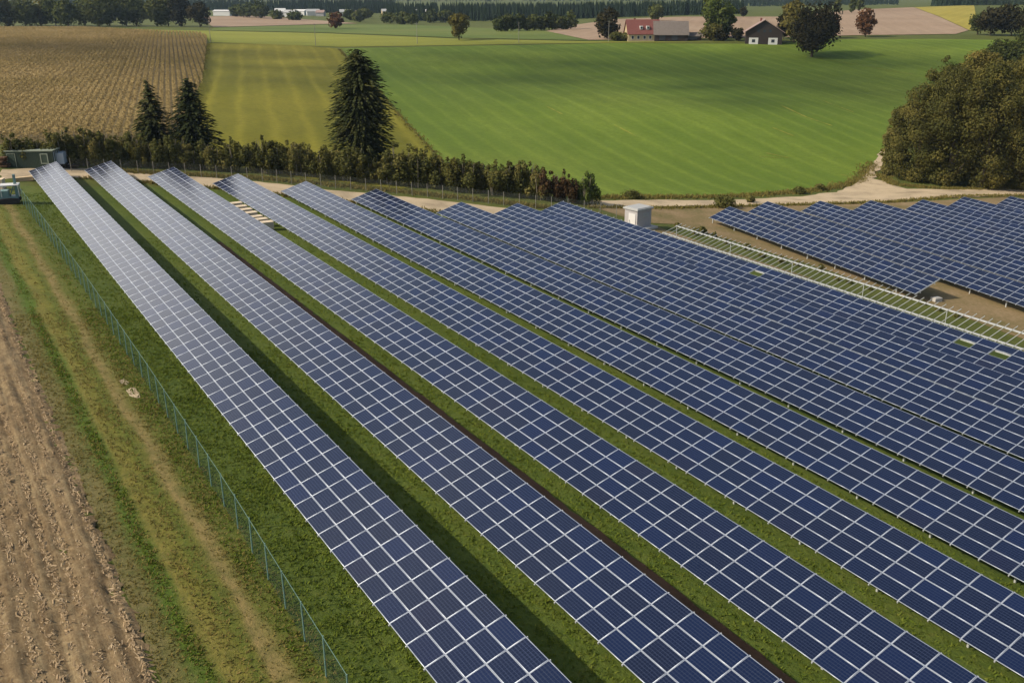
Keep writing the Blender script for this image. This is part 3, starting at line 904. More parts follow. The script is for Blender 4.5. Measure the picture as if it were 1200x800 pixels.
# ------------------------------------------------------------------ trees
def leaf_cloud(seed, n, lobes, size):
    rg = np.random.default_rng(seed)
    L = np.array(lobes)                          # x, y, z, rx, ry, rz
    vol = L[:, 3] * L[:, 4] + L[:, 5] * L[:, 3]
    idx = rg.choice(len(L), n, p=vol / vol.sum())
    d = rg.normal(0, 1, (n, 3)); d /= np.linalg.norm(d, axis=1)[:, None]
    rad = 1 - 0.55 * rg.random(n) ** 2.2
    rad *= 1 + rg.normal(0, 0.07, n)
    P = L[idx, :3] + d * L[idx, 3:] * rad[:, None]
    ok = P[:, 2] > 0.1
    up = d * np.array([1, 1, 1.0]) + np.array([0, 0, 0.25])
    return quads(P[ok], size, size * 1.5, 0.6, rg, False, up[ok])
def broad_lobes(seed, H, W, trunk=0.18, m=16, sub=0.30):
    rg = np.random.default_rng(seed)
    cz = H * (trunk + (1 - trunk) / 2); rz = H * (1 - trunk) / 2
    out = [(0, 0, cz, W * 0.39, W * 0.39, rz * 0.86)]
    for i in range(m):
        d = rg.normal(0, 1, 3); d /= np.linalg.norm(d)
        q = rg.uniform(0.30, 1.25) * sub * W
        out.append((d[0] * (W / 2 - q * 0.8), d[1] * (W / 2 - q * 0.8), cz + d[2] * (rz - q * 0.75), q, q * rg.uniform(0.8, 1.2), q * rg.uniform(0.7, 1.0)))
    return out
def limbs(seed, H, W, trunk, r):
    m = MB(); rg = np.random.default_rng(seed)
    m.tube((0, 0, -0.3), (0, 0, H * 0.55), r, r * 0.5, 8)
    for i in range(6):
        a = rg.uniform(0, math.tau); z = H * rg.uniform(trunk * 0.8, 0.5)
        m.tube((0, 0, z), (math.cos(a) * W * 0.24, math.sin(a) * W * 0.24, z + H * rg.uniform(0.12, 0.28)), r * 0.45, r * 0.12, 6)
    return m
_variants = {}
def tree(name, label, cat, px, py, hpx, wpx, mat, group=None, trunk=0.16, leaf=None, n=None, pos=None, variant=0, rz=None, bark='bark', m=16, sub=0.30):
    q = np.asarray(pos) if pos is not None else G(px, py)
    dep = project(q)[1]
    H = hpx * dep / FPX * 1.02; W = wpx * dep / FPX
    sz = leaf or max(0.28, 0.0021 * dep)
    cnt = n or int(min(14000, max(500, 3.0 * (W * H * 3.0) / (sz * sz * 1.2))))
    root = empty(name, q, random.uniform(0, 6.28) if rz is None else rz)
    tag(root, label, cat, group)
    key = (round(H / 0.5), round(W / 0.5), mat, variant)
    if key not in _variants:
        sd_ = 100 + variant * 17 + int(H * 3) + int(W * 5)
        V, F = leaf_cloud(sd_, cnt, broad_lobes(sd_ + 1, H, W, trunk, m, sub), sz)
        _variants[key] = (limbs(sd_ + 2, H, W, trunk, max(0.10, H * 0.022)).mesh('trunk', M[bark]), np_mesh('crown', V, F, M[mat]))
    tm, cm = _variants[key]
    link('trunk', tm, root); link('crown', cm, root)
    return root

def spruce(label, px, py, hpx, wpx, seed, round_top=0.0):
    q = G(px, py); dep = project(q)[1]
    H = hpx * dep / FPX * 1.03; Wd = wpx * dep / FPX
    rg = np.random.default_rng(seed)
    root = empty('spruce_tree', q); tag(root, label, 'spruce tree')
    m = MB(); m.tube((0, 0, -0.3), (0, 0, H * 0.97), H * 0.02, 0.03, 8); m.build('trunk', M['bark'], root)
    Vs = []
    nl = int(H * 3.4)
    for i in range(nl):
        z0 = H * (0.06 + 0.93 * i / nl)
        f = 1 - z0 / H
        if round_top: R_ = Wd / 2 * 1.08 * min(1.0, (f * 2.5) ** 0.42) * (0.82 + 0.18 * min(1, (1 - f) * 4))
        else: R_ = Wd / 2 * (f ** 0.62) * 1.45
        nb = max(5, int(R_ * 4.6))
        for b_ in range(nb):
            a = rg.uniform(0, math.tau); L = R_ * rg.uniform(0.62, 1.12)
            d = np.array([math.cos(a), math.sin(a)]); sd_ = np.array([-d[1], d[0]])
            segs = max(3, int(L / 0.45))
            for g in range(segs):
                t0 = (g + 0.2) / segs
                rr = L * t0; zz = z0 + 0.10 * rr - 0.035 * rr * rr - 0.14 * L * t0 * t0 + rg.normal(0, 0.10)
                w_ = (0.50 * (1 - t0) + 0.20) * min(1.0, L / 1.5 + 0.3); l_ = L / segs * 1.2 + 0.15
                c = np.array([d[0] * rr, d[1] * rr])
                tw = rg.normal(0, 0.35)
                dv = np.array([d[0] * l_, d[1] * l_, -0.25 * l_ + rg.normal(0, 0.07)])
                sv = np.array([sd_[0] * w_, sd_[1] * w_, tw * w_])
                p = np.array([c[0], c[1], zz])
                Vs.append(np.stack([p - dv * 0.5, p + sv * 0.6 + dv * 0.05, p + dv * 0.75 , p - sv * 0.6 + dv * 0.05]))
    V = np.concatenate(Vs)
    link('crown', np_mesh('crown', V, np.arange(len(V)).reshape(-1, 4), M['spruce']), root)
spruce('dark narrow spruce, left one of the pair behind the hedge', 184, 188, 89, 50, 1)
spruce('dark spruce with wide lower boughs, right one of the pair behind the hedge', 230, 190, 94, 60, 2)
spruce('tall broad dark spruce with a rounded top standing alone behind the hedge', 426, 204, 137, 75, 3, 1.0)

# hedge of young trees behind the rear fence
HV = []
for v in range(6):
    Hh = 5.0
    rg_ = np.random.default_rng(50 + v)
    lob = []
    for s_ in range(15):
        x, y = rg_.normal(0, 0.6, 2); z = rg_.uniform(0.9, 4.5)
        q = rg_.uniform(0.30, 0.72) * (1.2 - 0.15 * z)
        lob.append((x, y, z, q, q, q * rg_.uniform(1.3, 2.6)))
    V, F = leaf_cloud(60 + v, 1900, lob, 0.2)
    m = MB()
    for s_ in range(5):
        a = rg_.uniform(0, math.tau)
        m.tube((math.cos(a) * 0.25, math.sin(a) * 0.25, -0.2), (math.cos(a) * 0.7, math.sin(a) * 0.7, rg_.uniform(3, 4.4)), 0.07, 0.025, 6)
    HV.append((m.mesh('stems', M['pale_bark']), V, F, {}))
def hedge_tree(pos, scale, v, mat, label, group):
    st, V, F, by = HV[v]
    if mat not in by: by[mat] = np_mesh('crown', V, F, M[mat])
    root = empty('hedge_tree', pos, random.uniform(0, 6.28)); root.scale = (scale * random.uniform(1.0, 1.5), scale * random.uniform(1.0, 1.5), scale)
    tag(root, label, 'hedge tree', group)
    link('stems', st, root); link('crown', by[mat], root)
hp = [(20, 195), (60, 196), (130, 195), (200, 198), (300, 203), (400, 212), (500, 221), (600, 231), (700, 243)]
hw = [G(*p_) for p_ in hp]
line = []
for a, b in zip(hw[:-1], hw[1:]):
    L = np.linalg.norm(b - a); m_ = int(L / 1.0)
    for j in range(m_): line.append(a + (b - a) * j / m_)
HGT = np.interp(np.linspace(0, 1, 9), np.linspace(0, 1, 9), [5.6, 5.2, 4.6, 5.0, 5.6, 5.6, 5.4, 5.6, 5.0])
nn = len(line)
for j, q in enumerate(line):
    f_ = j / nn
    H_ = np.interp(f_, np.linspace(0, 1, 9), HGT) * random.choice((0.62, 0.8, 0.92, 1.0, 1.0, 1.1, 1.22)) * random.uniform(0.92, 1.08)
    x = q[0] + random.uniform(-0.5, 0.5); y = q[1] + random.uniform(0.0, 2.6)
    mat = 'hedge'
    lab = 'young olive green tree of the long hedge behind the rear fence'
    if f_ > 0.90 and f_ < 0.955: mat = 'red_leaf'; lab = 'reddish young tree near the right end of the hedge'
    elif f_ > 0.965: mat = 'green_leaf'; lab = 'dark green bushy tree ending the hedge on the right'
    elif random.random() < 0.22: mat = 'olive'; lab = 'brownish young tree among the olive ones of the long hedge'
    hedge_tree((x, y, h1(x, y)), H_ / 5.0, j % 6, mat, lab, 'young trees of the hedge behind the rear fence')

# big tree group at the right by the road
for j, (px, py, hp_, wp_, mt, lab) in enumerate((
        (1072, 212, 108, 72, 'olive', 'olive leafed tree at the left edge of the big tree group by the road'),
        (1110, 217, 134, 80, 'olive', 'tall olive brown tree in the middle of the big tree group by the road'),
        (1150, 221, 144, 78, 'olive', 'tallest rounded tree of the big group by the road'),
        (1196, 222, 160, 84, 'olive', 'tree at the right picture edge in the big group by the road'),
        (1090, 206, 132, 56, 'olive', 'tree behind the front ones of the big group by the road'),
        (1130, 208, 142, 60, 'olive', 'brownish tree in the back of the big group by the road'),
        (1180, 210, 142, 70, 'olive', 'back tree at the right of the big group by the road'),
        (1045, 206, 78, 34, 'hedge', 'low bushy shrub at the left foot of the big tree group'),
        (1244, 222, 160, 90, 'dark_leaf', 'dark tree cut by the right picture edge beside the big group'))):
    tree('broadleaf_tree', lab, 'tree', px, py, hp_, wp_, mt, 'big trees by the road', -0.03, 0.27, 26000, None, j, None, 'bark', 44, 0.17)
tree('yellow_tree', 'small golden yellow tree top showing above the big tree group', 'tree', 1110, 186, 108, 56, 'gold_leaf', None, 0.1, 0.3, 9000, None, 3, None, 'bark', 40, 0.22)
for j, (px, py, hp_, wp_, lab) in enumerate(((1172, 112, 66, 56, 'dark green tree rising behind the big tree group'), (1205, 110, 78, 60, 'dark tree at the right picture edge behind the big tree group'))):
    tree('broadleaf_tree', lab, 'tree', px, py, hp_, wp_, 'far_leaf', None, 0.05, 0.6, 6000, None, 30 + j)

# farm trees and other trees of the plain, far to near
FT = [
 # px, base py, height px, width px, material, name, label
 (538, 47.5, 31, 24, 'olive', 'round_tree', 'solitary rounded olive tree in the far meadow'),
 (395, 34, 19, 21, 'brown_leaf', 'round_tree', 'small reddish tree in the middle of the far meadow'),
 (712, 46, 34, 30, 'dark_leaf', 'round_tree', 'dark round tree left of the red roofed farmhouse'),
 (722, 48, 9, 16, 'hedge', 'round_bush', 'low hedge bush under the dark round tree left of the farmhouse'),
 (733, 48, 9, 14, 'hedge', 'round_bush', 'low hedge bush touching the end of the red roofed farmhouse'),
 (768, 25, 19, 20, 'far_leaf', 'round_tree', 'round tree standing on the pale ploughed field behind the farmhouse'),
 (838, 45, 52, 34, 'green_leaf', 'tall_tree', 'tall fresh green tree between the farmhouse and the dark house'),
 (850, 44, 40, 22, 'green_leaf', 'tall_tree', 'lower green tree leaning on the tall one at the farm'),
 (832, 47.5, 19, 28, 'olive', 'round_bush', 'yellowish round bush at the foot of the tall green tree'),
 (864, 48, 15, 16, 'dark_leaf', 'round_bush', 'small dark bush just left of the dark house'),
 (846, 48, 11, 16, 'dark_leaf', 'round_bush', 'low dark bush between the yellowish bush and the dark house'),
 (951, 67, 66, 58, 'dark_leaf', 'oak_tree', 'big dark round tree right of the dark house'),
 (930, 50, 46, 36, 'olive', 'tall_tree', 'olive tree behind the big dark round tree'),
 (918, 46, 30, 20, 'dark_leaf', 'round_tree', 'dark tree between the dark house and the big round tree'),
 (972, 45, 30, 20, 'brown_leaf', 'round_tree', 'brownish tree showing right of the big dark round tree'),
 (1014, 43.5, 32, 22, 'brown_leaf', 'round_tree', 'red brown round tree before the ploughed hill'),
 (1160, 42, 32, 36, 'dark_leaf', 'round_tree', 'dark dense tree at the left end of the copse beside the mustard field'),
 (1185, 42, 36, 40, 'dark_leaf', 'round_tree', 'dark dense tree at the picture edge in the copse beside the mustard field'),
 (1145, 41, 24, 20, 'far_leaf', 'round_tree', 'lower tree at the corner of the mustard field'),
 (1210, 44, 38, 34, 'dark_leaf', 'round_tree', 'dark tree cut by the picture edge in the copse'),
 (980, 17, 18, 8, 'far_leaf', 'slender_tree', 'slender tree on the skyline behind the big dark tree'),
 (998, 16, 16, 7, 'far_leaf', 'slender_tree', 'middle one of the slender skyline trees'),
 (1007, 14.5, 18, 9, 'far_leaf', 'slender_tree', 'tallest of the slender skyline trees'),
 (871, 20.5, 11, 7, 'dark_leaf', 'slender_tree', 'little tree on the edge of the ploughed field behind the tall farm tree'),
]
for j, (px, py, hp_, wp_, mt, nm, lab) in enumerate(FT):
    tree(nm, lab, 'bush' if 'bush' in nm else 'tree', px, py, hp_, wp_, mt, None, 0.05 if nm not in ('slender_tree',) else 0.12, None, None, None, 40 + j, None, 'bark', 18, 0.28)
# wood at the upper left
for j in range(15):
    px = -6 + j * 17 + random.uniform(-4, 4)
    mt = 'far_leaf' if px < 200 else 'dark_leaf'
    if j in (1, 3): mt = 'olive'
    tree('wood_tree', 'broadleaf tree of the wood at the upper left behind the maize' if px < 200 else 'dark tree at the right end of the wood behind the maize', 'tree',
         px, 30.5 + random.uniform(-0.5, 1.0) + max(0, px - 100) * 0.008, random.uniform(28, 40), random.uniform(26, 36), mt, 'trees of the wood behind the maize', 0.03, None, None, None, 70 + j % 6)
# grove in the middle distance and far bushes
for j in range(11):
    px = 584 + j * 8.5
    tree('grove_tree', 'rounded tree of the long grove in the middle distance', 'tree', px, 37.5 - 0.28 * j, random.uniform(15, 21) - (4 if j in (0,) else 0), random.uniform(13, 17), 'far_leaf', 'trees of the middle distance grove', 0.03, None, None, None, 80 + j % 4)
for j, (px, py, h_, w_) in enumerate(((456, 28, 13, 18), (470, 29, 15, 20), (482, 29.5, 13, 18), (290, 21, 17, 24), (306, 22, 20, 24), (278, 20, 14, 18), (325, 23, 10, 16), (345, 24, 9, 20), (410, 24, 12, 14), (420, 26, 13, 18), (504, 27, 15, 20), (522, 27, 14, 20), (430, 22, 11, 16))):
    tree('village_tree', 'bushy tree beside the white village houses far behind', 'tree', px, py, h_, w_, 'far_leaf', 'trees among the far village', 0.03, None, None, None, 90 + j % 4)
for px, py, hp_, wp_, lab in ((848, 243.5, 14, 26, 'dark green bush by the road in front of the right hand field'), (879, 238, 9, 10, 'small dark bush by the road behind the right hand field'),
                            (960, 223, 7, 12, 'low weedy bush at the edge of the green field'), (937, 227, 6, 16, 'flat weedy bush beside the gravel road'), (740, 232, 4, 22, 'low rough bush along the field edge behind the white hut'),
                            (822, 274, 8, 12, 'scrubby bush on the soil bank')):
    tree('bush', lab, 'bush', px, py, hp_, wp_, 'hedge', None, 0.0, 0.24, 1200, None, 120 + int(px) % 5)
# saplings in a line along the bank behind the rack
for j in range(17):
    t_ = j / 16
    px = 792 + t_ * 330 + random.uniform(-5, 5); py = 268 + t_ * 104 + random.uniform(-3, 2)
    tree('sapling', 'small bushy sapling planted in the line behind the bare rack', 'sapling', px, py, random.uniform(5, 10) * (1 - 0.5 * (t_ > 0.5)), random.uniform(6, 9), 'hedge', 'saplings behind the bare rack', 0.0, 0.2, 260, None, 130 + j % 5, None, 'bark', 10, 0.42)

# conifer forest far behind: one dark mass
def forest(name, label, regions, n, hmin, hmax, seed):
    rg = np.random.default_rng(seed)
    Vs = []; k_ = 0
    for poly, cnt in regions:
        poly = np.array(poly); lo, hi = poly.min(0), poly.max(0)
        P = rg.uniform(lo, hi, (cnt * 6, 2)); P = P[in_poly(P, poly)][:cnt]
        Z = hgt(P[:, 0], P[:, 1])
        for (x, y), z in zip(P, Z):
            H = rg.uniform(hmin, hmax); w = H * rg.uniform(0.13, 0.2)
            for lv in range(4):
                z0 = z + H * (0.05 + 0.24 * lv); z1 = z0 + H * 0.34; ww = w * (1 - 0.22 * lv)
                a0 = rg.uniform(0, 1)
                for s_ in range(5):
                    a = a0 + s_ * math.tau / 5; a2 = a + math.tau / 5 * rg.uniform(0.7, 1.1)
                    Vs.append(((x + ww * math.cos(a), y + ww * math.sin(a), z0 - rg.uniform(0, 0.06) * H), (x + ww * math.cos(a2), y + ww * math.sin(a2), z0), (x, y, z1)))
    V = np.array(Vs).reshape(-1, 3)
    o = link(name, np_mesh(name, V, np.arange(len(V)).reshape(-1, 3), M['forest']))
    tag(o, label, 'forest', kind='stuff')
def fan(px0, px1, y0, y1):
    g = lambda px, y: ((px - 600) / FPX * y / 0.94, y)
    return [g(px0, y0), g(px1, y0), g(px1, y1), g(px0, y1)]
forest('conifer_forest', 'dark bluish conifer forest in a long belt across the far plain',
       [(fan(470, 840, 860, 1150), 2600), (fan(380, 480, 1150, 1500), 900), (fan(120, 400, 1250, 1600), 1400), (fan(840, 1000, 1500, 1900), 700), (fan(1035, 1260, 1010, 1300), 1500), (fan(-100, 1300, 2200, 3000), 2600)], 0, 7, 14, 31)

# ------------------------------------------------------------------ hills on the horizon
def hills():
    xs = np.linspace(-5500, 5500, 160); ys = np.linspace(4200, 9000, 40)
    X, Y = np.meshgrid(xs, ys)
    t_ = np.clip((Y - 4200) / 1600, 0, 1)
    ridge = 70 + 30 * np.sin(X / 900 + 1.0) + 18 * np.sin(X / 370) + 9 * np.sin(X / 140 + Y / 300)
    Z = hgt(X, Y) + ridge * (t_ ** 1.3) - 2 + (Y - 4200) * 0.012
    i = np.arange(X.size).reshape(X.shape)
    F = np.stack([i[:-1, :-1], i[:-1, 1:], i[1:, 1:], i[1:, :-1]], -1).reshape(-1, 4)
    k = NT('wooded hills'); p = k.pos()
    f = k.noise(k.mapping(p, (1, 0.35, 1)), 0.0032, 5, 0.6)
    k.bsdf(k.ramp(f, [(0.40, (0.018, 0.03, 0.018)), (0.54, (0.03, 0.045, 0.022)), (0.60, (0.09, 0.11, 0.045)), (0.68, (0.20, 0.17, 0.10))]), 0.95, 0.05)
    o = link('hills', np_mesh('hills', np.stack([X.ravel(), Y.ravel(), Z.ravel()], 1), F, k.m, smooth=True)); tag(o, kind='structure')
hills()

# ------------------------------------------------------------------ buildings
def house(name, label, px, py, Lm, Dm, wall_h, roof_h, rz, wall, roof, cat='house', over=0.5, extra=None, pos=None):
    """gabled house, ridge along local x, front towards -y"""
    q = G(px, py) if pos is None else pos
    root = empty(name, q, rz); tag(root, label, cat)
    b = MB(); b.prism([(-Dm / 2, -1.0), (Dm / 2, -1.0), (Dm / 2, wall_h), (0, wall_h + roof_h * 0.97), (-Dm / 2, wall_h)], -Lm / 2, Lm / 2)
    o = b.build('wall', M[wall], root); o.rotation_euler = (0, 0, -math.pi / 2)
    sl = math.hypot(Dm / 2, roof_h); n_ = (Dm / 2 + over) / (Dm / 2)
    rf = MB()
    for s_ in (-1, 1):
        e = (s_ * (Dm / 2 + over), wall_h - roof_h * over / (Dm / 2)); t_ = (0, wall_h + roof_h)
        rf.prism([(e[0], e[1] + 0.02), (t_[0] + s_ * 0.003, t_[1] + 0.02), (t_[0] + s_ * 0.003, t_[1] + 0.25), (e[0], e[1] + 0.25)], -Lm / 2 - over, Lm / 2 + over)
    o2 = rf.build('roof', M[roof], root); o2.rotation_euler = (0, 0, -math.pi / 2)
    return root, o2
def wdw(root, x, y, z, w, h, mat='window', name='window', frame='white', d=0.12):
    m = MB(); m.box((x, y, z), (w, d, h)); o = m.build(name, M[mat], root)
    f_ = MB()
    for sx_ in (-1, 1): f_.box((x + sx_ * (w / 2 + 0.06), y - 0.01, z), (0.12, d + 0.06, h + 0.24))
    for sz_ in (-1, 1): f_.box((x, y - 0.01, z + sz_ * (h / 2 + 0.06)), (w - 0.002, d + 0.06, 0.12))
    f_.build('frame', M[frame], o)
    return o
# red roofed farmhouse with dormers
r_, rf = house('farmhouse', 'long farmhouse with a red tiled roof, white dormers and cream walls', 752, 47.5, 14.5, 10, 3.2, 5.6, R(4), 'cream', 'tile_red')
for x in (-1.2, 1.8):
    m = MB(); m.box((x, -3.1, 5.6), (1.3, 2.0, 1.5)); d_ = m.build('dormer', M['white'], r_)
    m = MB(); m.box((x, -4.15, 5.6), (0.8, 0.06, 0.9)); m.build('pane', M['window'], d_)
for x in (-5.2, -2.6, 0.2, 2.8, 5.4): wdw(r_, x, -5.03, 1.5, 1.0, 1.3)
m = MB(); m.box((-3.5, 0.8, 8.6), (0.8, 0.8, 1.8)); m.build('chimney', M['tile_red'], rf if False else r_)
g = G(785, 47.3)
r_, rf = house('barn', 'low barn with a weathered grey roof adjoining the red roofed farmhouse', 785, 47.3, 15, 10, 2.8, 5.2, R(-3), 'timber', 'tile_grey', 'barn')
m = MB(); m.box((7.6, 0, 4.2), (0.3, 10.4, 8.2))
for x in (-4, 1.5): wdw(r_, x, -5.03, 1.3, 2.6, 2.2, 'dark', 'door', 'timber')
m = MB(); m.prism([(-5.6, 2.3), (-5.2, 2.3), (0, 8.55), (5.2, 2.3), (5.6, 2.3), (0, 9.0)], -0.25, 0.25)
r_, rf = house('shed', 'low open shed running on from the grey roofed barn', 808, 47.0, 10, 6, 1.8, 1.3, R(-3), 'timber', 'tile_grey', 'shed')
wdw(r_, 0, -3.03, 0.9, 6.0, 1.3, 'dark', 'opening', 'timber')
# dark gabled house with two white garage doors: gable towards the camera
r_, rf = house('timber_house', 'dark timber gabled house with two white framed openings at its base', 894, 50.5, 12, 15.5, 5.0, 4.8, R(90 - 12), 'timber', 'tile_pink', 'house', 1.0)
for y in (-3.9, 4.3):
    m = MB(); m.box((-6.08, y, 1.0), (0.14, 3.9, 2.8)); d_ = m.build('white_front', M['white'], r_)
    m = MB(); m.box((-6.17, y, 1.1), (0.06, 1.4, 1.3)); m.build('window', M['window'], d_)
for y in (-2.5, 0, 2.5):
    m = MB(); m.box((-6.05, y, 5.2), (0.10, 1.0, 1.1)); m.build('window', M['window'], r_)
m = MB(); m.box((2, 1.5, 9.6), (0.8, 0.8, 1.6)); m.build('chimney', M['tile_red'], r_)
m = MB(); m.box((0, 0, 1.4), (5, 4, 2.8)); m.box((0, 0, 2.9), (5.6, 4.6, 0.2))
q = G(916, 44); o = m.build('outbuilding', M['white'])
o.location = (q[0] + 4, q[1] + 10, h1(q[0] + 4, q[1] + 10) + 4.5 - 1.4); 
bpy.data.objects.remove(o)
# far village
VIL = [(262, 19.5, 22, 6, 1.5, 'white', 'white', 'long low white hall left of the far trees'), (329, 20.5, 12, 7, 3.5, 'render', 'white', 'pale far house left of the white hall'),
       (341, 21, 14, 6, 3, 'white', 'grey_roof', 'far white house with a grey roof'), (352, 19, 18, 6, 2, 'white', 'white', 'far flat white hall'),
       (367, 19.5, 16, 6, 3, 'white', 'grey_roof', 'far white building right of the flat hall'), (376, 20, 10, 5, 3, 'render', 'tile_pink', 'small far house with a pinkish roof'),
       (405, 20, 14, 6, 3, 'white', 'grey_roof', 'far house behind the small reddish tree'), (421, 20, 9, 5, 3, 'cream', 'tile_grey', 'far cream house among bushes'),
       (452, 19, 10, 6, 3, 'cream', 'grey_roof', 'far cream house left of the white gabled house'), (494, 22, 14, 6, 5, 'white', 'white', 'far white gabled house before the forest'),
       (487, 25, 8, 4, 2, 'white', 'white', 'small white building in front of the gabled house')]
for j, (px, py, L, wh, rh_, wl, rf_, lab) in enumerate(VIL):
    house('village_house', lab, px, py - 0.8, L * 0.8, 8, wh * 0.7, rh_ * 0.7, R(random.uniform(-20, 20)), wl, rf_, 'house', 0.4)

# transformer hut
q = G(747, 266); zq = q[2]
r_ = empty('transformer_hut', q, R(40)); tag(r_, 'small white transformer hut with a flat grey roof at the gravel path', 'hut')
m = MB(); m.box((0, 0, 1.35), (2.9, 2.4, 2.7)); m.build('wall', M['render'], r_)
m = MB(); m.box((0, 0, 2.80), (3.3, 2.8, 0.2)); m.box((0, 0, 2.94), (2.9, 2.4, 0.10)); m.build('roof', M['grey_roof'], r_)
m = MB(); m.box((-1.48, -0.25, 1.15), (0.08, 1.3, 2.1)); d_ = m.build('door', M['white'], r_)
m = MB(); m.box((-1.54, 0.2, 1.1), (0.05, 0.06, 0.25)); m.build('handle', M['dark'], d_)
m = MB(); m.box((0.3, -1.22, 1.9), (1.1, 0.06, 0.5))
for s_ in range(5): m.box((0.3, -1.26, 1.7 + s_ * 0.1), (1.05, 0.03, 0.03))
m.build('vent', M['grey_roof'], r_)
m = MB(); m.box((-0.2, -0.2, 0.05), (4.4, 3.8, 0.3)); m.build('base_slab', M['concrete'], r_)

# green site container
q = G(41, 196)
r_ = empty('site_container', q, R(3)); tag(r_, 'dark green site container with a pale roof beside the hedge', 'container')
m = MB(); m.box((0, 0, 1.3), (7.0, 2.5, 2.6))
for s_ in range(28): m.box((-3.4 + s_ * 0.252, -1.27, 1.3), (0.09, 0.05, 2.35))
m.build('body', M['cont_green'], r_)
m = MB(); m.box((0, 0, 2.68), (7.3, 2.8, 0.14)); m.build('roof', M['cont_roof'], r_)
m = MB(); m.box((-2.7, -1.31, 1.1), (1.1, 0.05, 2.1)); d_ = m.build('door', M['cont_green'], r_)
f_ = MB(); f_.box((-3.3, -1.32, 1.15), (0.06, 0.07, 2.3)); f_.box((-2.1, -1.32, 1.15), (0.06, 0.07, 2.3)); f_.box((-2.7, -1.32, 2.28), (1.26, 0.07, 0.06)); f_.build('frame', M['cont_roof'], d_)
wdw(r_, 2.2, -1.3, 1.5, 0.9, 1.3, 'cont_green', 'shutter', 'cont_roof', 0.1)
m = MB()
for s_ in range(4): m.box((3.53, -0.9 + s_ * 0.6, 1.3), (0.06, 0.10, 2.3))
m.build('locking_bar', M['blue_grey'], r_)
q = G(72, 196)
r_ = empty('box_trailer', q, R(12)); tag(r_, 'small blue grey box trailer parked at the end of the green container', 'trailer')
m = MB(); m.box((0, 0, 1.55), (1.7, 2.6, 1.7)); m.box((0, -1.32, 1.55), (1.5, 0.05, 1.5)); m.build('box', M['blue_grey'], r_)
m = MB(); m.box((0, 0, 0.62), (1.75, 2.7, 0.14)); m.bar((0, -1.3, 0.6), (0, -2.3, 0.55), 0.1, 0.1); m.build('chassis', M['dark'], r_)
for s_ in (-1, 1):
    m = MB(); m.tube((s_ * 0.88, 0.1, 0.36), (s_ * 1.08, 0.1, 0.36), 0.36, None, 16); w_ = m.build('wheel', M['rubber'], r_)
    m = MB(); m.tube((s_ * 1.08, 0.1, 0.36), (s_ * 1.11, 0.1, 0.36), 0.18, None, 12); m.build('rim', M['galv'], w_)
q = G(86, 197.5)
m = MB()
for s_ in range(5): m.box((random.uniform(-0.6, 0.6), random.uniform(-0.4, 0.4), 0.15 + 0.12 * s_), (random.uniform(0.8, 1.6), random.uniform(0.4, 0.8), 0.14), 0, Matrix.Rotation(random.uniform(-0.5, 0.5), 3, 'Z'))
o = m.build('scrap_heap', M['timber']); o.location = q; tag(o, 'low dark heap of boards right of the box trailer', 'heap')
q = G(4, 196)
m = MB()
for s_ in range(8): m.box((random.uniform(-0.5, 0.5), random.uniform(-0.5, 0.5), 0.12 + 0.2 * s_), (1.6 - 0.08 * s_, 1.2, 0.16), 0, Matrix.Rotation(random.uniform(-0.3, 0.3), 3, 'Z'))
o = m.build('timber_stack', M['soil']); o.location = q; tag(o, 'brown stack of timber left of the green container', 'timber stack')

# pile driver cut by the left picture edge
q = G(12, 238)
r_ = empty('pile_driver', q, R(20)); tag(r_, 'teal tracked pile driver with a mast and a pale canopy at the left picture edge', 'pile driver')
for s_ in (-1, 1):
    m = MB(); n_ = 14
    pts = []
    for a in range(n_):
        t_ = a * math.tau / n_; pts.append((max(-0.9, min(0.9, 1.3 * math.cos(t_))) + 0.38 * math.cos(t_), 0.40 + 0.38 * math.sin(t_)))
    m.prism(pts, s_ * 0.85 - 0.2, s_ * 0.85 + 0.2); m.build('track', M['rubber'], r_)
m = MB(); m.box((0, 0, 0.75), (2.2, 1.25, 0.4)); m.box((-0.5, 0, 1.3), (1.2, 1.3, 0.75)); m.build('body', M['teal'], r_)
m = MB(); m.box((0.95, 0, 1.9), (0.28, 0.40, 3.4)); m.box((1.15, 0, 1.1), (0.2, 0.7, 0.5)); m.bar((0.2, 0, 1.0), (0.9, 0, 2.6), 0.12, 0.12); m.build('mast', M['teal'], r_)
m = MB(); m.box((0.3, 0, 2.35), (2.2, 1.7, 0.12)); m.build('canopy', M['white'], r_)
for sx_ in (-0.7, 1.3):
    for sy in (-0.75, 0.75):
        m = MB(); m.bar((sx_, sy, 0.9), (sx_, sy, 2.3), 0.07, 0.07); m.build('canopy_post', M['white'], r_)
q = G(-4, 222)
r_ = empty('pallet_load', q, R(10)); tag(r_, 'pale covered load on a pallet behind the pile driver at the left picture edge', 'pallet')
m = MB(); m.box((0, 0, 0.08), (2.2, 1.4, 0.14)); m.build('pallet', M['wood'], r_)
m = MB(); m.box((0, 0, 0.75), (2.1, 1.3, 1.2)); m.box((0, 0, 1.39), (2.2, 1.4, 0.08)); m.build('cover', M['card'], r_)
q = G(28, 212)
m = MB(); 
for s_ in range(4): m.box((0, 0, 0.1 + 0.14 * s_), (2.6, 0.9, 0.10), 0, Matrix.Rotation(0.1 * s_, 3, 'Z'))
o = m.build('plank_stack', M['wood']); o.location = q; o.rotation_euler = (0, 0, 0.3); tag(o, 'flat pale stack of planks behind the pile driver', 'plank stack')

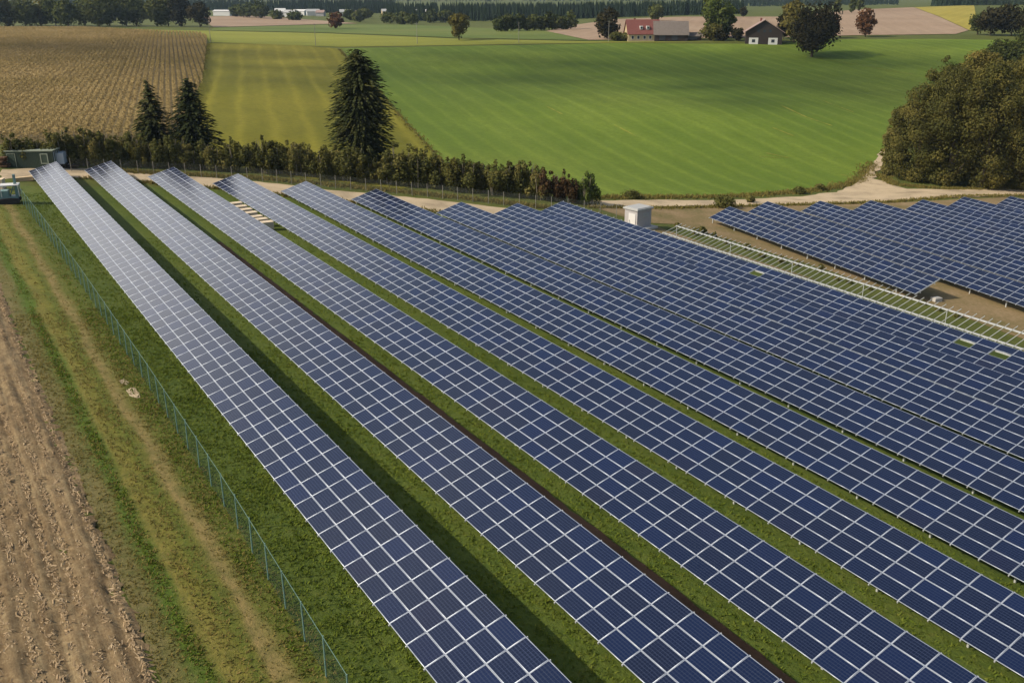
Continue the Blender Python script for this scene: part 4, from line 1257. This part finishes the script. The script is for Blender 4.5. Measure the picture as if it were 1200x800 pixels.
# cartons between the third and the fourth row
for j in range(7):
    u_ = -81.0 + j * 1.85
    u_ = -83.0 + j * 2.05
    x, y = us_xy(u_, 21.0)[0]
    r_ = empty('carton_pallet', (x, y, h1(x, y)), math.atan2(SH[1], SH[0]) + random.uniform(-0.06, 0.06))
    tag(r_, 'pale carton on a pallet in the short line between the third and fourth solar rows', 'carton', 'cartons between the solar rows')
    m = MB()
    for s_ in (-1, 0, 1): m.box((0, s_ * 0.42, 0.05), (1.7, 0.1, 0.1))
    for s_ in range(6): m.box((-0.75 + s_ * 0.3, 0, 0.115), (0.14, 1.0, 0.025))
    m.build('pallet', M['wood'], r_)
    h_ = random.uniform(0.75, 0.95)
    m = MB(); m.box((0, 0, 0.13 + h_ / 2), (1.7, 1.02, h_)); c_ = m.build('box', M['card'], r_)
    m = MB(); m.box((0, 0, 0.133 + h_ + 0.006), (1.72, 0.07, 0.012)); m.build('strap', M['white'], c_)

# ------------------------------------------------------------------ fences
def fence(name, label, pts, H, step, mpost, mnet, rp, rail=True):
    pts = [np.asarray(p_[:2], float) for p_ in pts]
    o0 = pts[0]
    root = empty(name, (o0[0], o0[1], h1(*o0))); tag(root, label, 'fence')
    base = Vector(root.location)
    poss = []
    carry = 0.0
    for a, b in zip(pts[:-1], pts[1:]):
        L = np.linalg.norm(b - a); d = carry
        while d < L:
            poss.append(a + (b - a) * d / L); d += step
        carry = d - L
    pm = MB(); pm.tube((0, 0, -0.3), (0, 0, H + 0.06), rp, rp, 8); pm = pm.mesh('post', M[mpost])
    tops = []
    for p_ in poss:
        z = h1(*p_)
        o = link('post', pm, root); o.location = Vector((p_[0], p_[1], z)) - base
        o.rotation_euler = (random.uniform(-0.015, 0.015), random.uniform(-0.02, 0.02), 0)
        tops.append(np.array([p_[0], p_[1], z]))
    T = np.array(tops)
    V = np.concatenate([T - np.array(base) + [0, 0, 0.03], T - np.array(base) + [0, 0, H]])
    n = len(T)
    F = np.array([(i, i + 1, n + i + 1, n + i) for i in range(n - 1)])
    link('netting', np_mesh('netting', V, F, M[mnet]), root)
    if rail:
        m = MB()
        for i in range(n - 1): m.bar(tuple(V[n + i]), tuple(V[n + i + 1]), 0.018, 0.018)
        m.build('top_rail', M[mpost], root)
fence('wire_fence', 'long green wire mesh fence along the left side of the solar field', [us_xy(12.1, -3.5)[0], us_xy(-5, -3.05)[0], us_xy(-24, -2.85)[0], us_xy(-51, -2.75)[0], us_xy(-72, -2.85)[0], us_xy(-95, -3.2)[0]], 2.0, 2.6, 'post_green', 'net', 0.035)
fp = [G(*p_) for p_ in ((84, 201), (150, 203), (220, 207), (300, 212), (400, 222), (500, 231), (600, 242), (700, 253), (730, 257))]
fence('rear_fence', 'weathered post and wire fence in front of the hedge', fp, 2.0, 2.4, 'post_grey', 'net_thin', 0.045, False)

# ------------------------------------------------------------------ utility poles across the far fields
for j, (px, py, h_) in enumerate(((247, 50, 18), (370, 54, 21), (489, 52, 16), (608, 51, 15), (713, 49, 11), (892, 46, 12))):
    q = G(px, py); d_ = project(q)[1]; H = 9.0
    r_ = empty('utility_pole', q, R(10)); tag(r_, 'thin wooden power pole in the line across the far meadows', 'utility pole', 'power poles across the far meadows')
    m = MB(); m.tube((0, 0, -0.5), (0, 0, H), 0.13, 0.09, 8); m.build('pole', M['post_grey'], r_)
    m = MB(); m.box((0, 0, H - 0.5), (1.6, 0.1, 0.12)); m.build('crossarm', M['post_grey'], r_)

# pale tyre scuffs in the green field, stones by the track
def scuffs():
    Vs, Fs = [], []
    for (x0, y0, x1, y1, w_) in ((915, 124, 945, 138, 0.9), (945, 138, 975, 148, 0.7), (905, 150, 930, 160, 0.8), (898, 180, 925, 186, 1.0), (960, 117, 1000, 132, 0.5), (640, 125, 660, 135, 0.6), (720, 147, 745, 160, 0.6), (955, 68, 1070, 88, 0.9), (985, 205, 1012, 212, 0.8), (890, 184, 915, 186, 0.7)):
        for t_ in np.linspace(0, 1, 12)[:-1]:
            a = G(x0 + (x1 - x0) * t_, y0 + (y1 - y0) * t_); b = G(x0 + (x1 - x0) * (t_ + 1 / 11), y0 + (y1 - y0) * (t_ + 1 / 11))
            d = (b - a)[:2]; d /= np.linalg.norm(d) + 1e-9; e = np.array([-d[1], d[0], 0]) * w_ * random.uniform(0.12, 0.5)
            up = np.array([0, 0, 0.16]); n_ = len(Vs)
            Vs += [a - e + up, a + e + up, b + e + up, b - e + up]; Fs.append((n_, n_ + 1, n_ + 2, n_ + 3))
    o = link('field_tracks', np_mesh('field_tracks', np.array(Vs), np.array(Fs), M['bright_strip'])); tag(o, kind='structure')
scuffs()
for c_u, c_s, ru, rs in ((-24.3, -4.0, 1.0, 0.42), (-26.6, -4.15, 0.6, 0.3)):
    sheet('bare_patch', [us_xy(c_u + ru * math.cos(a) * (1 + 0.2 * math.sin(3 * a)), c_s + rs * math.sin(a) * (1 + 0.25 * math.cos(2 * a)))[0] for a in np.linspace(0, math.tau, 18)[:-1]], M['gravel'], 0.03, 0.3, wob=0.04)

def margins():
    rg = np.random.default_rng(77)
    Ps = []
    for pts, n, sg in (([(690, 232), (760, 231.5), (860, 230.5), (960, 223), (1005, 212.5), (1022, 192)], 2600, 0.9),
                       ([(690, 243), (860, 242.2), (950, 240), (1040, 237.2), (1200, 229.3)], 1500, 0.5),
                       ([(1030, 205), (1050, 217), (1110, 222), (1200, 220.5)], 1100, 0.8),
                       ([(120, 200), (300, 209), (500, 228), (700, 252)], 2600, 0.7),
                       ([(100, 209), (240, 220), (440, 241), (600, 259)], 900, 0.5),
                       ([(243, 52), (228, 110), (205, 160)], 700, 0.7),
                       ([(398, 58), (520, 189)], 700, 0.5)):
        W_ = np.array([G(*p_)[:2] for p_ in pts])
        L = np.linalg.norm(np.diff(W_, axis=0), axis=1); cum = np.concatenate([[0], np.cumsum(L)])
        t_ = rg.random(n) * cum[-1]
        Ps.append(np.column_stack([np.interp(t_, cum, W_[:, 0]), np.interp(t_, cum, W_[:, 1])]) + rg.normal(0, sg, (n, 2)))
    P = np.concatenate(Ps); P = np.repeat(P, 3, 0) + rg.normal(0, 0.12, (len(P) * 3, 2))
    P = np.column_stack([P, hgt(P[:, 0], P[:, 1])])
    V, F = quads(P, 0.22, 0.42, 0.6, rg, True)
    o = link('rough_grass', np_mesh('rough_grass', V, F, M['dry_blade']))
    tag(o, 'rough uncut grass and weeds along the field edges and gravel tracks', 'grass', kind='stuff')
margins()

# ------------------------------------------------------------------ a ragged cloud whose shadow lies over the upper fields
def cloud():
    rg = np.random.default_rng(9)
    bm = bmesh.new()
    alt = 1500.0
    d = np.array([to_sun.x, to_sun.y, to_sun.z])
    def patch(cx, cy, sx_, sy_, n):
        for _ in range(n):
            x = cx + sx_ * rg.normal(); y = cy + sy_ * rg.normal()
            z = alt + rg.normal(0, 9)
            p_ = np.array([x, y, 0.0]) + d * (z / d[2])
            bmesh.ops.create_icosphere(bm, subdivisions=1, radius=rg.uniform(2.4, 4.4), matrix=Matrix.Translation(p_))
    patch(60, 352, 85, 42, 720)
    patch(150, 345, 45, 38, 150)
    patch(-185, 365, 48, 32, 200)
    patch(-70, 365, 44, 36, 60)
    me = bpy.data.meshes.new('cloud'); bm.to_mesh(me); bm.free()
    k = NT('cloud white'); k.bsdf((0.85, 0.86, 0.88), 1.0, 0.0); me.materials.append(k.m)
    me.polygons.foreach_set('use_smooth', [True] * len(me.polygons))
    o = link('cloud', me); tag(o, kind='structure')
cloud()

# ------------------------------------------------------------------ haze
HAZE = 0.00006
if HAZE:
    zlo = min((o_.matrix_world @ Vector(c_)).z for o_ in (bpy.data.objects['ground'], bpy.data.objects['hills']) for c_ in o_.bound_box) - 1.0
    zhi = max(45.0, max(v_.co.z for v_ in bpy.data.objects['hills'].data.vertices) + 2.0)
    m = MB(); m.box((0, 4300, (zlo + zhi) / 2), (12600, 9600, zhi - zlo))
    k = NT('haze')
    v = k.n('VolumePrincipled')
    v.inputs['Color'].default_value = (0.60, 0.79, 1.0, 1)
    v.inputs['Density'].default_value = HAZE
    v.inputs['Anisotropy'].default_value = 0.2
    k.l(v.outputs[0], k.out.inputs['Volume'])
    o = m.build('haze', k.m); tag(o, 'thin blue summer haze over the plain', 'haze', kind='stuff')
